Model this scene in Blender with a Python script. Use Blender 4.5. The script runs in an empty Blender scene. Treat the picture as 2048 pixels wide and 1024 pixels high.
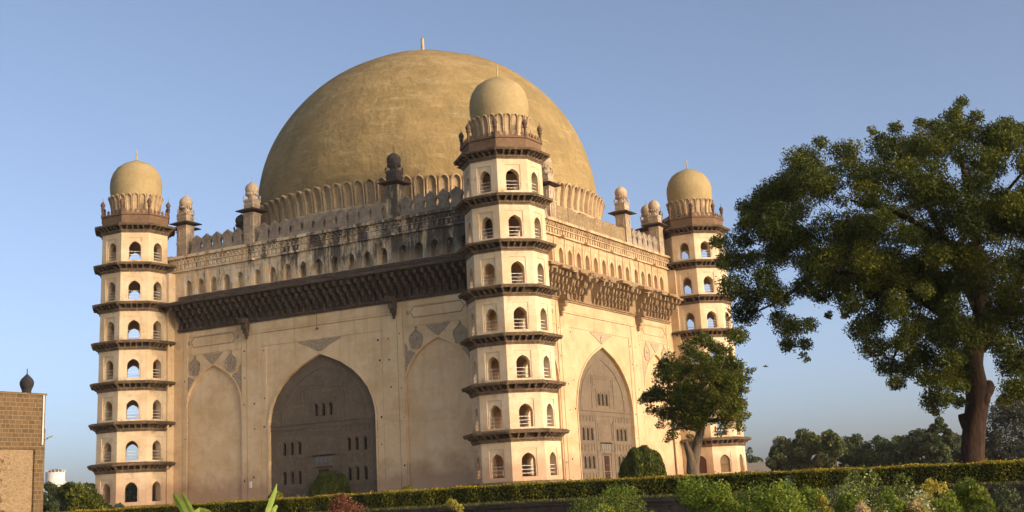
import bpy, math, random
import numpy as np
from mathutils import Vector, Matrix
rnd = random.Random(7)
C = bpy.context.scene
COL = C.collection

# ------------------------------------------------------------------ camera
CAM = np.array([88.3245, -136.7441, -1.9654])
YAW, PITCH, ROLL = -0.50807604, 0.24322670, -0.05462682
FPX, CX, CY = 2654.507, 1024.0, 345.871
_cy, _sy, _cp, _sp = math.cos(YAW), math.sin(YAW), math.cos(PITCH), math.sin(PITCH)
FWD = np.array([_cp*_sy, _cp*_cy, _sp]); _R = np.array([_cy, -_sy, 0.0]); _U = np.cross(_R, FWD)
RT = math.cos(ROLL)*_R + math.sin(ROLL)*_U
UPV = -math.sin(ROLL)*_R + math.cos(ROLL)*_U
cam = bpy.data.cameras.new('camera')
cam.lens = FPX/2048*36; cam.sensor_width = 36; cam.sensor_fit = 'HORIZONTAL'
cam.shift_y = (CY-512)/2048; cam.clip_start = 0.5; cam.clip_end = 9000
camo = bpy.data.objects.new('camera', cam); COL.objects.link(camo)
M = Matrix.Identity(4)
for r in range(3):
    M[r][0], M[r][1], M[r][2], M[r][3] = RT[r], UPV[r], -FWD[r], CAM[r]
camo.matrix_world = M
C.camera = camo

def ray(px, py):
    return FWD + (px-CX)/FPX*RT - (py-CY)/FPX*UPV
def at(px, py, d):                       # world point at horizontal distance d from the eye
    v = ray(px, py); return CAM + v*(d/math.hypot(v[0], v[1]))
def on_y(px, py, y):
    v = ray(px, py); return CAM + v*((y-CAM[1])/v[1])
def on_x(px, py, x):
    v = ray(px, py); return CAM + v*((x-CAM[0])/v[0])

# ------------------------------------------------------------------ light
SUN_EL, SUN_OFF = math.radians(11.7), math.radians(4.6)     # sun stands 4.6 deg south of the +x axis
sd = Vector((math.cos(SUN_EL)*math.cos(SUN_OFF), -math.cos(SUN_EL)*math.sin(SUN_OFF), math.sin(SUN_EL)))
w = bpy.data.worlds.new('World'); C.world = w; w.use_nodes = True
nt = w.node_tree; bg = nt.nodes['Background']
sky = nt.nodes.new('ShaderNodeTexSky'); sky.sky_type = 'NISHITA'; sky.sun_disc = False
sky.sun_elevation = SUN_EL; sky.sun_rotation = math.radians(90)+SUN_OFF
sky.air_density = 0.4; sky.dust_density = 3.0; sky.ozone_density = 1.6; sky.altitude = 0
hs = nt.nodes.new('ShaderNodeHueSaturation'); hs.inputs['Saturation'].default_value = 0.92; nt.links.new(sky.outputs['Color'], hs.inputs['Color'])
tint = nt.nodes.new('ShaderNodeMix'); tint.data_type = 'RGBA'; tint.blend_type = 'MULTIPLY'; tint.inputs[0].default_value = 1.0
tint.inputs[7].default_value = (3.05, 2.86, 2.56, 1)
nt.links.new(hs.outputs['Color'], tint.inputs[6]); nt.links.new(tint.outputs[2], bg.inputs['Color']); bg.inputs['Strength'].default_value = 0.15
sl = bpy.data.lights.new('sun', 'SUN'); sl.energy = 2.2; sl.angle = math.radians(0.5); sl.color = (1.0, 0.74, 0.52)
so = bpy.data.objects.new('sun', sl); COL.objects.link(so)
so.rotation_euler = (-sd).to_track_quat('-Z', 'Y').to_euler()
C.view_settings.view_transform = 'Standard'; C.view_settings.look = 'None'
C.view_settings.exposure = -0.3; C.view_settings.gamma = 1.0

# ------------------------------------------------------------------ materials
def mat(name, build, rough=0.9):
    m = bpy.data.materials.new(name); m.use_nodes = True
    n = m.node_tree.nodes; p = n['Principled BSDF']
    p.inputs['Roughness'].default_value = rough
    try: p.inputs['Specular IOR Level'].default_value = 0.2
    except Exception: pass
    build(m.node_tree, p)
    return m
def N(t, typ, **kw):
    n = t.nodes.new(typ)
    for k, v in kw.items(): setattr(n, k, v)
    return n
def noise(t, scale, detail=6, stretch=None, rough=0.6, obj=False):
    n = N(t, 'ShaderNodeTexNoise'); n.inputs['Scale'].default_value = scale
    n.inputs['Detail'].default_value = detail; n.inputs['Roughness'].default_value = rough
    if obj:
        src = N(t, 'ShaderNodeTexCoord').outputs['Object']
    else:
        src = N(t, 'ShaderNodeNewGeometry').outputs['Position']
    if stretch:
        mp = N(t, 'ShaderNodeMapping'); mp.inputs['Scale'].default_value = stretch
        t.links.new(src, mp.inputs['Vector']); src = mp.outputs['Vector']
    t.links.new(src, n.inputs['Vector'])
    return n.outputs['Fac']
def ramp(t, fac, stops):
    r = N(t, 'ShaderNodeValToRGB'); t.links.new(fac, r.inputs['Fac'])
    e = r.color_ramp.elements
    while len(e) < len(stops): e.new(0.5)
    for i, (p, c) in enumerate(stops):
        e[i].position = p; e[i].color = (*c, 1) if len(c) == 3 else c
    return r.outputs['Color']
def mix(t, fac, a, b, mode='MIX'):
    m = N(t, 'ShaderNodeMix', data_type='RGBA', blend_type=mode)
    ins = m.inputs
    def put(i, v):
        if isinstance(v, (int, float)): ins[i].default_value = v
        elif isinstance(v, tuple): ins[i].default_value = (*v, 1)
        else: t.links.new(v, ins[i])
    put(0, fac); put(6, a); put(7, b)
    return m.outputs[2]
def mth(t, op, a, b=None):
    m = N(t, 'ShaderNodeMath', operation=op)
    for i, v in enumerate((a, b)):
        if v is None: continue
        if isinstance(v, (int, float)): m.inputs[i].default_value = v
        else: t.links.new(v, m.inputs[i])
    return m.outputs[0]
def maprange(t, v, a, b, c=0.0, d=1.0):
    m = N(t, 'ShaderNodeMapRange'); m.clamp = True
    t.links.new(v, m.inputs[0])
    for i, x in enumerate((a, b, c, d)): m.inputs[i+1].default_value = x
    return m.outputs[0]
def posxyz(t):
    s = N(t, 'ShaderNodeSeparateXYZ'); t.links.new(N(t, 'ShaderNodeNewGeometry').outputs['Position'], s.inputs[0]); return s.outputs
def bump(t, p, fac, strength, dist=0.05):
    b = N(t, 'ShaderNodeBump'); b.inputs['Strength'].default_value = strength; b.inputs['Distance'].default_value = dist
    t.links.new(fac, b.inputs['Height']); t.links.new(b.outputs['Normal'], p.inputs['Normal'])
B01 = lambda a, b: [(a, (0, 0, 0)), (b, (1, 1, 1))]

def plaster(base, dark, damp=True, grime=0.5, algae=None):
    def f(t, p):
        c = mix(t, ramp(t, noise(t, 0.35, 8), B01(.38, .68)), base, tuple(x*y for x, y in zip(base, (0.92, 0.87, 0.80))))
        c = mix(t, ramp(t, noise(t, 1.7, 8, rough=.7), B01(.52, .72)), c, tuple(x*.86 for x in base))
        streak = ramp(t, noise(t, 1.0, 6, stretch=(1.6, 1.6, 0.12)), B01(.5, .75))
        x, y, z = posxyz(t)
        c = mix(t, mth(t, 'MULTIPLY', streak, maprange(t, z, 6, 22, grime*.22, grime)), c, dark)
        blot = ramp(t, noise(t, .30, 7, stretch=(1, 1, 1.5), rough=.62), B01(.47, .60))
        c = mix(t, mth(t, 'MULTIPLY', blot, .42), c, tuple(v*w for v, w in zip(base, (.74, .62, .48))))
        pale = ramp(t, noise(t, .42, 8, stretch=(1, 1, 1.3), rough=.65), B01(.55, .63))
        c = mix(t, mth(t, 'MULTIPLY', pale, .35), c, tuple(min(.9, v*w) for v, w in zip(base, (1.10, 1.14, 1.22))))
        vo = N(t, 'ShaderNodeTexVoronoi', feature='DISTANCE_TO_EDGE'); vo.inputs['Scale'].default_value = .22
        wn = N(t, 'ShaderNodeTexNoise'); wn.inputs['Scale'].default_value = .7; wn.inputs['Detail'].default_value = 8
        gp = N(t, 'ShaderNodeNewGeometry').outputs['Position']; t.links.new(gp, wn.inputs['Vector'])
        va = N(t, 'ShaderNodeVectorMath', operation='MULTIPLY_ADD'); t.links.new(wn.outputs['Color'], va.inputs[0]); va.inputs[1].default_value = (2.6, 2.6, 2.6); t.links.new(gp, va.inputs[2]); t.links.new(va.outputs[0], vo.inputs['Vector'])
        crack = mth(t, 'MULTIPLY', maprange(t, vo.outputs['Distance'], .012, .0), ramp(t, noise(t, .16, 3), B01(.5, .62)))
        c = mix(t, mth(t, 'MULTIPLY', crack, .55), c, tuple(v*.45 for v in base))
        chips = ramp(t, noise(t, 2.6, 9, rough=.75), B01(.68, .72))
        c = mix(t, mth(t, 'MULTIPLY', chips, .5), c, tuple(v*w for v, w in zip(base, (.6, .5, .4))))
        if damp:
            k = mth(t, 'ADD', maprange(t, z, 4.2, -0.5), mth(t, 'MULTIPLY', noise(t, .45, 7), 1.0))
            c = mix(t, maprange(t, k, .80, 1.15, 0, .6), c, (.36, .20, .12))
        if algae == 'south':
            up = maprange(t, z, 22.0, 24.5)
            e = maprange(t, x, -22, 16, -.02, .18)
            k = mth(t, 'ADD', e, mth(t, 'MULTIPLY', noise(t, .8, 9, stretch=(1.2, 1.2, .3), rough=.72), 1.0))
            c = mix(t, mth(t, 'MULTIPLY', mth(t, 'MULTIPLY', ramp(t, noise(t, .9, 8, rough=.7), B01(.46, .56)), .6), up), c, (.80, .68, .52))
            k = mth(t, 'MULTIPLY', ramp(t, k, B01(.54, .66)), up)
            c = mix(t, mth(t, 'MULTIPLY', k, .9), c, (.06, .05, .04))
        elif algae == 'east':
            up = maprange(t, z, 24.0, 28.5)
            k = mth(t, 'MULTIPLY', ramp(t, noise(t, 1.1, 9, stretch=(1.2, 1.2, .35), rough=.75), B01(.47, .62)), up)
            c = mix(t, k, c, (.16, .09, .04))
        elif algae == 'tower':
            k = ramp(t, noise(t, 0.9, 9, stretch=(1, 1, .35), rough=.72), B01(.57, .72))
            k = mth(t, 'MULTIPLY', k, maprange(t, z, 10, 27, .12, .8))
            c = mix(t, k, c, (.10, .065, .035))
            zn = mth(t, 'MULTIPLY', z, 1/34)
            st = [(0, (0, 0, 0))]
            for zk in (3.461, 7.933, 12.431, 16.989, 21.370, 25.901, 30.468):
                st += [((zk-.75)/34, (0, 0, 0)), ((zk-.05)/34, (.55, .55, .55)), ((zk+1.1)/34, (1, 1, 1)), ((zk+1.75)/34, (0, 0, 0))]
            band = ramp(t, zn, st)
            kk = mth(t, 'MULTIPLY', band, ramp(t, noise(t, .75, 9, stretch=(1, 1, .4), rough=.75), B01(.5, .66)))
            c = mix(t, mth(t, 'MULTIPLY', kk, .85), c, (.13, .085, .05))
        t.links.new(c, p.inputs['Base Color'])
        bump(t, p, noise(t, 3.0, 10, rough=.7), .35, .06)
    return f
CREAM = (.80, .585, .335)
M_SOUTH = mat('plaster_south', plaster(CREAM, (.34, .22, .13), algae='south', grime=.55))
M_EAST = mat('plaster_east', plaster((.57, .415, .24), (.42, .27, .14), algae='east', grime=.45))
M_TOWER = mat('plaster_tower', plaster((.70, .545, .35), (.40, .27, .15), algae='tower', grime=.3))
def rough_stone(a, b, c3, sc=1.0, bs=.6):
    def f(t, p):
        c = mix(t, ramp(t, noise(t, .6*sc, 8, rough=.7), B01(.35, .65)), a, b)
        c = mix(t, ramp(t, noise(t, 3.2*sc, 8, rough=.75), B01(.52, .7)), c, c3)
        t.links.new(c, p.inputs['Base Color']); bump(t, p, noise(t, 5*sc, 10, rough=.75), bs, .08)
    return f
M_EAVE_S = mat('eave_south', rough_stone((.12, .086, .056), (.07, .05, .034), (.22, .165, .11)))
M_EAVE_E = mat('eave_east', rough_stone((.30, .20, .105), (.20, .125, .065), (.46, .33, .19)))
M_CORN = mat('cornice_dark', rough_stone((.085, .054, .033), (.045, .030, .020), (.20, .135, .08)))  # darkest stone tone, on bracket backing, soffits and turret eaves
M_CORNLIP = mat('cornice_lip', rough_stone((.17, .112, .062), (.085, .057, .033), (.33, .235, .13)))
M_BROWN = mat('brown_limewash', rough_stone((.195, .115, .064), (.14, .082, .046), (.27, .165, .09), bs=.3))
M_PINN = mat('pinnacle_brown', rough_stone((.15, .088, .052), (.08, .052, .036), (.24, .16, .10)))
M_DARKST = mat('algae_stone', rough_stone((.085, .068, .052), (.05, .042, .034), (.17, .13, .10)))
M_SCREEN = mat('grey_ashlar', rough_stone((.175, .128, .082), (.13, .096, .063), (.235, .178, .118), bs=.5))
def carved(t, p):
    v = N(t, 'ShaderNodeTexVoronoi', feature='DISTANCE_TO_EDGE'); v.inputs['Scale'].default_value = 4.5
    t.links.new(N(t, 'ShaderNodeNewGeometry').outputs['Position'], v.inputs['Vector'])
    c = mix(t, ramp(t, v.outputs['Distance'], B01(.03, .16)), (.30, .225, .145), (.52, .395, .255))
    c = mix(t, ramp(t, noise(t, 2.2, 8), B01(.45, .7)), c, (.40, .30, .20))
    t.links.new(c, p.inputs['Base Color']); bump(t, p, v.outputs['Distance'], 1.0, .12)
M_CARVE = mat('carved_stucco', carved)
M_DARK = mat('dark_opening', lambda t, p: p.inputs.__getitem__('Base Color').__setattr__('default_value', (.012, .01, .009, 1)))
M_MERL = mat('merlon_stone', rough_stone((.44, .34, .235), (.24, .185, .13), (.10, .08, .06)))
M_CRUMB = mat('crumbling_parapet', rough_stone((.30, .21, .11), (.18, .12, .06), (.50, .38, .22)))
M_TURR = mat('turret_plaster', rough_stone((.55, .42, .28), (.36, .26, .165), (.20, .13, .08)))
M_WHITE = mat('white_metal', lambda t, p: p.inputs.__getitem__('Base Color').__setattr__('default_value', (.75, .7, .62, 1)), .5)
M_BLUE = mat('blue_glass', lambda t, p: p.inputs.__getitem__('Base Color').__setattr__('default_value', (.15, .145, .125, 1)), .9)
M_WOOD = mat('brown_wood', lambda t, p: p.inputs.__getitem__('Base Color').__setattr__('default_value', (.12, .055, .03, 1)), .7)
M_SLAT = mat('slatted_wood', lambda t, p: p.inputs.__getitem__('Base Color').__setattr__('default_value', (.42, .29, .15, 1)), .7)

def dome_mat(t, p):
    c = mix(t, ramp(t, noise(t, .16, 8, stretch=(1, 1, 2.2), rough=.65), B01(.36, .66)), (.35, .24, .098), (.255, .176, .07))
    c = mix(t, ramp(t, noise(t, .5, 10, stretch=(1, 1, .22), rough=.72), B01(.46, .68)), c, (.225, .16, .068))
    c = mix(t, ramp(t, noise(t, .33, 10, stretch=(1, 1, 3.5), rough=.7), B01(.52, .74)), c, (.42, .315, .155))
    t.links.new(c, p.inputs['Base Color'])
    h = mth(t, 'ADD', noise(t, 1.3, 12, rough=.7), mth(t, 'MULTIPLY', noise(t, .28, 4), 2.0))
    bump(t, p, h, .8, .22)
M_DOME = mat('dome_render', dome_mat)
M_PETAL = mat('petal_plaster', rough_stone((.54, .39, .22), (.38, .265, .145), (.26, .175, .10), bs=.5))
M_CAP = mat('bulb_render', rough_stone((.40, .295, .14), (.31, .225, .10), (.46, .35, .185), bs=.5))

# ------------------------------------------------------------------ mesh builder
class MB:
    def __init__(s): s.v = []; s.f = []; s.m = []
    def vert(s, p): s.v.append(tuple(p)); return len(s.v)-1
    def face(s, pts, m=0):
        i = len(s.v); s.v.extend(tuple(p) for p in pts); s.f.append(tuple(range(i, i+len(pts)))); s.m.append(m)
    def box(s, x0, x1, y0, y1, z0, z1, m=0, skip=''):
        P = lambda x, y, z: (x, y, z)
        a = [P(x0,y0,z0),P(x1,y0,z0),P(x1,y1,z0),P(x0,y1,z0),P(x0,y0,z1),P(x1,y0,z1),P(x1,y1,z1),P(x0,y1,z1)]
        for k, q in (('b',(0,3,2,1)),('t',(4,5,6,7)),('y',(0,1,5,4)),('X',(1,2,6,5)),('Y',(2,3,7,6)),('x',(3,0,4,7))):
            if k in skip: continue
            s.face([a[j] for j in q], m)
    def obox(s, c, ax, ay, az, hx, hy, hz, m=0):
        c, ax, ay, az = map(lambda q: np.array(q, float), (c, ax, ay, az))
        P = lambda i, j, k: c+ax*hx*i+ay*hy*j+az*hz*k
        a = [P(-1,-1,-1),P(1,-1,-1),P(1,1,-1),P(-1,1,-1),P(-1,-1,1),P(1,-1,1),P(1,1,1),P(-1,1,1)]
        for q in ((0,3,2,1),(4,5,6,7),(0,1,5,4),(1,2,6,5),(2,3,7,6),(3,0,4,7)): s.face([a[j] for j in q], m)
    def lathe(s, prof, n=32, c=(0, 0), off=0.0, m=0, share=True, wob=None):
        rows = []
        for r, z in prof:
            row = []
            for k in range(n):
                a = off+2*math.pi*k/n
                row.append(s.vert((c[0]+r*math.cos(a), c[1]+r*math.sin(a), z)))
            rows.append(row)
        for i in range(len(rows)-1):
            for k in range(n):
                k2 = (k+1) % n
                s.f.append((rows[i][k], rows[i][k2], rows[i+1][k2], rows[i+1][k])); s.m.append(m)
        return rows
    def tube(s, pts, radii, n=8, m=0):
        pts = [np.array(p, float) for p in pts]; rows = []
        ref = np.array((.31, .17, .93))
        for i, p in enumerate(pts):
            d = pts[min(i+1, len(pts)-1)]-pts[max(i-1, 0)]; d /= np.linalg.norm(d)+1e-9
            a = np.cross(d, ref); 
            if np.linalg.norm(a) < .05: a = np.cross(d, (1, 0, 0))
            a /= np.linalg.norm(a); b = np.cross(d, a)
            rows.append([s.vert(p+radii[i]*(a*math.cos(2*math.pi*k/n)+b*math.sin(2*math.pi*k/n))) for k in range(n)])
        for i in range(len(rows)-1):
            for k in range(n):
                k2 = (k+1) % n
                s.f.append((rows[i][k], rows[i][k2], rows[i+1][k2], rows[i+1][k])); s.m.append(m)
        s.f.append(tuple(rows[-1])); s.m.append(m)
    def prism(s, outline, P, w0, w1, m=0):          # outline in (u,z), P maps (u,w,z)
        n = len(outline)
        s.face([P(u, w1, z) for u, z in outline], m)
        for i in range(n):
            (u0, z0), (u1, z1) = outline[i], outline[(i+1) % n]
            s.face([P(u0, w0, z0), P(u1, w0, z1), P(u1, w1, z1), P(u0, w1, z0)], m)
    def ribbon(s, line, wid, P, w0, w1, m=0):       # a raised moulding along a line
        L = [np.array(p, float) for p in line]; A = []; Bq = []
        for i in range(len(L)):
            d = L[min(i+1, len(L)-1)]-L[max(i-1, 0)]; d /= np.linalg.norm(d)+1e-9
            nrm = np.array((-d[1], d[0]))*wid/2; A.append(L[i]+nrm); Bq.append(L[i]-nrm)
        for i in range(len(L)-1):
            a0, a1, b0, b1 = A[i], A[i+1], Bq[i], Bq[i+1]
            s.face([P(b0[0], w1, b0[1]), P(b1[0], w1, b1[1]), P(a1[0], w1, a1[1]), P(a0[0], w1, a0[1])], m)
            s.face([P(a0[0], w0, a0[1]), P(a0[0], w1, a0[1]), P(a1[0], w1, a1[1]), P(a1[0], w0, a1[1])], m)
            s.face([P(b0[0], w0, b0[1]), P(b1[0], w0, b1[1]), P(b1[0], w1, b1[1]), P(b0[0], w1, b0[1])], m)
    def build(s, name, mats, parent=None, smooth=False, loc=None, rotz=0.0, fix=True):
        me = bpy.data.meshes.new(name); me.from_pydata(s.v, [], s.f)
        if not isinstance(mats, (list, tuple)): mats = [mats]
        for m in mats: me.materials.append(m)
        if len(mats) > 1: me.polygons.foreach_set('material_index', s.m)
        if smooth: me.polygons.foreach_set('use_smooth', [True]*len(s.f))
        me.update()
        return link(name, me, parent, loc, rotz)
def link(name, me, parent=None, loc=None, rotz=0.0):
    o = bpy.data.objects.new(name, me); COL.objects.link(o)
    if parent: o.parent = parent
    if loc is not None: o.location = loc
    o.rotation_euler = (0, 0, rotz)
    return o
def empty(name, loc=(0, 0, 0), parent=None, rotz=0.0):
    o = bpy.data.objects.new(name, None); COL.objects.link(o); o.location = loc; o.rotation_euler = (0, 0, rotz)
    o.empty_display_size = .5
    if parent: o.parent = parent
    return o
def tag(o, label, cat, group=None, kind=None):
    o['label'] = label; o['category'] = cat
    if group: o['group'] = group
    if kind: o['kind'] = kind
    return o
def struct(o):
    o['kind'] = 'structure'; return o

ARCH = [(1, 0), (.985, .12), (.945, .26), (.87, .42), (.75, .57), (.6, .71), (.395, .84), (.2, .925), (.07, .975), (0, 1)]
RECT = [(1, 0), (1, 1), (0, 1)]
def top_line(h):                         # left to right along the top of an opening
    uc, hw, sill, spr, apex, pr = h
    L = [(uc-hw*x, spr+(apex-spr)*z) for x, z in pr]; R = [(uc+hw*x, spr+(apex-spr)*z) for x, z in reversed(pr[:-1])]
    return L+R
def outline(h): return [(h[0]-h[1], h[2])]+top_line(h)+[(h[0]+h[1], h[2])]
def panel(mb, P, u0, u1, z0, z1, holes=(), w=0.0, m=0):
    cur = u0
    q = lambda a, b, c, d: mb.face([P(a, w, c), P(b, w, c), P(b, w, d), P(a, w, d)], m)
    for h in sorted(holes):
        a, b = h[0]-h[1], h[0]+h[1]
        if a > cur: q(cur, a, z0, z1)
        if h[2] > z0: q(a, b, z0, h[2])
        T = top_line(h)
        for (ua, za), (ub, zb) in zip(T, T[1:]):
            if ub-ua < 1e-6: continue
            mb.face([P(ua, w, za), P(ub, w, zb), P(ub, w, z1), P(ua, w, z1)], m)
        cur = b
    if cur < u1: q(cur, u1, z0, z1)
def reveal(mb, P, h, w0, w1, m=0, back=None, sill=True):
    O = outline(h)
    for (ua, za), (ub, zb) in zip(O, O[1:]):
        mb.face([P(ua, w0, za), P(ua, w1, za), P(ub, w1, zb), P(ub, w0, zb)], m)
    if sill: mb.face([P(O[0][0], w0, O[0][1]), P(O[-1][0], w0, O[-1][1]), P(O[-1][0], w1, O[-1][1]), P(O[0][0], w1, O[0][1])], m)
    if back is not None:
        mb.face([P(u, w1, z) for u, z in O], back)

# ================================================================== GROUND
W = 22.6
def ground_z(x, y):
    if y < -80.9: return -3.65
    k = min(max((y+80.0)/45.0, 0), 1)*min(max((72-x)/25.0, 0), 1)
    base = -1.98 - max(0, (x-60)*.011)
    return base*(1-k) + -0.86*k - max(0, (y-60)*0.004)
mb = MB()
xs = [-3000, -1200, -500, -250, -150]+list(range(-100, 181, 10))+[250, 500, 1200, 3000]
ys = [-1500, -500, -250, -200, -160, -140, -120, -100, -90, -80.91, -80.89, -75, -70, -60, -50, -40, -30, -10, 20, 60, 100, 160, 250, 500, 1200, 3000]
idx = [[mb.vert((x, y, ground_z(x, min(max(y, -1000), 250)))) for x in xs] for y in ys]
for j in range(len(ys)-1):
    for i in range(len(xs)-1):
        mb.f.append((idx[j][i], idx[j][i+1], idx[j+1][i+1], idx[j+1][i])); mb.m.append(0)
def grass_mat(t, p):
    c = mix(t, ramp(t, noise(t, .8, 8), B01(.35, .65)), (.06, .085, .02), (.11, .10, .035))
    t.links.new(c, p.inputs['Base Color']); bump(t, p, noise(t, 12, 6), 1, .08)
M_GRASS = mat('lawn_grass', grass_mat)
struct(mb.build('ground', M_GRASS))
M_BOUNCE = mat('sandy_bounce', rough_stone((.50, .38, .24), (.42, .31, .19), (.58, .46, .31), bs=.2))
mb = MB(); mb.box(-45, 45, -45, 45, -1.9, -.78); struct(mb.build('bounce_pavement', M_BOUNCE))  # unseen pale paving added to bounce warm light onto the walls

# ================================================================== MAUSOLEUM
tomb = empty('mausoleum')
tag(tomb, 'huge cream plastered domed mausoleum with octagonal corner towers and dark eaves', 'mausoleum')

# ---- core and roof
mb = MB(); mb.box(-21.5, 21.5, -21.5, 21.5, -1.2, 27.9)
mb.box(-22.6, 22.6, 21.5, 22.6, -1.2, 28.2); mb.box(-22.6, -21.5, -22.6, 21.5, -1.2, 28.2)
mb.build('masonry_core', M_TURR, tomb)

# ---- big walls (u along the wall, w outwards, local frame looks along -y)
PW = lambda u, w, z: (u, -W-w, z)
WIN_U = [2.16*k for k in range(-4, 5)]+[s*x for s in (-1, 1) for x in (11.15, 13.15, 15.12, 17.05, 18.9)]
MAIN = (0.0, 7.1, -1.2, 7.7, 14.6, ARCH)
SIDES = [(s*15.08, 4.05, -1.2, 10.3, 14.8, ARCH) for s in (-1, 1)]
def arch_points(h, grow=0.0, low=None):
    uc, hw, sill, spr, apex, pr = h
    h2 = (uc, hw+grow, sill if low is None else low, spr, apex+grow*1.25, pr); return outline(h2)
def make_wall(mw, rot):
    r = empty('wall_side', parent=tomb, rotz=rot)
    mb = MB()
    panel(mb, PW, -W, W, -1.2, 18.95, [MAIN]+SIDES)
    panel(mb, PW, -W, W, 18.95, 23.2)
    panel(mb, PW, -W, W, 23.2, 28.0, [(u, .5, 23.25, 24.35, 25.02, ARCH) for u in WIN_U])
    for h in SIDES: reveal(mb, PW, h, 0, -.22, 0, back=0, sill=False)
    reveal(mb, PW, MAIN, 0, -.34, 0, sill=False)
    # raised frame fields: butted strips with 4 cm grooves between them
    S = lambda u0, u1, z0, z1, d=.07: mb.box(u0, u1, -W-d, -W+.01, z0, z1, skip='Y')
    for s in (-1, 1):
        def SS(a, b, z0, z1, d=.07): S(min(s*a, s*b), max(s*a, s*b), z0, z1, d)
        SS(7.36, 8.12, -1.2, 16.18); SS(8.17, 10.08, -1.2, 17.7, .11); SS(10.15, 10.84, -1.2, 18.88, .09)
        SS(20.95, 22.55, -1.2, 26.0, 1.05); SS(18.9, 19.5, -1.2, 18.88, .09); SS(19.55, 20.9, -1.2, 18.88, .05)
        SS(10.9, 18.85, 16.3, 17.02, .07); SS(10.9, 18.85, 18.36, 18.88, .07)
    S(-8.12, 8.12, 16.26, 17.7, .07); S(-10.08, 10.08, 17.75, 17.95, .16); S(-10.08, 10.08, 18.0, 18.88, .06)
    # pilaster strips between the upper windows
    us = sorted(WIN_U); 
    for a, b in zip(us, us[1:]):
        c = (a+b)/2; S(c-.2 if b-a < 2.3 else c-.45, c+.2 if b-a < 2.3 else c+.45, 23.25, 26.05, .09)
    for u in us:
        mb.ribbon([(u-.68, 23.3), (u-.68, 25.5), (u+.68, 25.5), (u+.68, 23.3)], .1, PW, 0, .05)
    # string courses and carved frieze
    S(-W, W, 26.1, 26.32, .28); S(-W, W, 26.95, 27.08, .2); S(-W, W, 27.68, 27.98, .34)
    k = -W+.2
    while k < W-.3:
        S(k, k+.34, 26.4, 26.88, .17); k += .62
    k = -W+.1
    while k < W-.5:
        mb.ribbon([(k, 27.14), (k+.27, 27.6), (k+.54, 27.14)], .12, PW, 0, .16); k += .55
    # water spouts
    for u in (-8.9, -3.2, 3.6, 10.4, 16): mb.box(u-.14, u+.14, -W-.75, -W, 26.02, 26.24)
    wall = mb.build('wall', mw, tomb, rotz=rot)
    bpy.data.objects.remove(r)
    # niches
    for u in WIN_U:
        m2 = MB(); h = (u, .5, 23.25, 24.35, 25.02, ARCH)
        reveal(m2, PW, h, 0, -.75, 0, back=0)
        m2.build('arched_window', mw, wall)
    # stone screen in the great arch
    m2 = MB(); D = -.32
    rows = [(-1.2, 1.0, []), (1.0, 2.9, [-5.3, -4.28, -3.25, 3.3, 4.3, 5.36]), (2.9, 4.05, []),
            (4.05, 6.2, [-5.3, -4.28, -3.25, 3.3, 4.3, 5.36]), (6.2, 7.9, []), (7.9, 9.8, [-.95, 0.02, .99]), (9.8, 15.0, [])]
    slits = []
    for z0, z1, L in rows:
        hs = [(u, .25, z0+.18, z0+1.25, z0+1.55, ARCH) for u in L]; slits += hs
        panel(m2, PW, -7.4, 7.4, z0, z1, hs, w=D)
    R = lambda line, wd, d=.05: m2.ribbon(line, wd, PW, D, D+d)
    inner = outline((0, 5.5, 7.5, 8.3, 13.3, ARCH)); R(inner, .16, .06)
    for z, d in ((7.45, .12), (6.95, .07), (2.75, .05), (3.95, .05), (.85, .05)): R([(-7.2, z), (7.2, z)], .12, d)
    for (u0, u1, z0, z1) in ((-1.75, 1.75, 4.15, 6.1), (-1.45, 1.45, 2.95, 3.95), (-1.15, 1.15, -1, 2.75), (-2.2, 2.2, -1, 6.4),
                             (-1.7, 1.7, 7.8, 9.9), (-2.8, 2.8, 7.75, 11.4), (-2.4, 2.4, 10.2, 11.1)):
        R([(u0, z0), (u0, z1), (u1, z1), (u1, z0)], .13, .05)
    for u, hw, sill, spr, ap, pr in slits: R([(u-.4, sill-.08), (u-.4, ap+.16), (u+.4, ap+.16), (u+.4, sill-.08)], .1, .04)
    for z0, z1 in ((3.05, 3.8), (6.25, 6.8), (-.2, .7)):
        for u in (-6.4, -5.6, -4.8, -4.0, -3.2, -2.6, 2.7, 3.3, 4.1, 4.9, 5.7, 6.5):
            R([(u-.28, z0), (u-.28, z1), (u+.28, z1), (u+.28, z0)], .08, .04)
    m2.build('stone_screen', M_SCREEN, wall)
    for h in slits:
        m3 = MB(); reveal(m3, PW, h, D, D-.45, 0, back=1); m3.build('slit_window', [M_SCREEN, M_DARK], wall)
    m3 = MB(); m3.box(-.62, .62, -W-D-.03, -W-D, -.4, 2.55, 0)
    for u in (-.4, -.13, .13, .4): m3.box(u-.035, u+.035, -W-D-.07, -W-D-.03, -.3, 2.5, 1)
    for z in (.6, 1.5): m3.box(-.6, .6, -W-D-.075, -W-D-.03, z, z+.07, 1)
    m3.build('door', [M_DARK, M_WOOD], wall)
    m3 = MB(); m3.box(-1.1, 1.1, -W-D-.05, -W-D, 3.2, 3.78, 0); 
    for u in (-.55, 0, .55): m3.box(u-.03, u+.03, -W-D-.08, -W-D-.05, 3.2, 3.78, 1)
    m3.build('transom_window', [M_BLUE, M_SCREEN], wall)
    # mouldings and stucco
    m3 = MB(); m3.ribbon(arch_points(MAIN, .1), .2, PW, 0, .12); m3.build('arch_moulding', mw, wall)
    for h in SIDES:
        m3 = MB(); m3.ribbon(arch_points(h, .1, 9.5), .18, PW, 0, .1); m3.build('arch_moulding', mw, wall)
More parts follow.
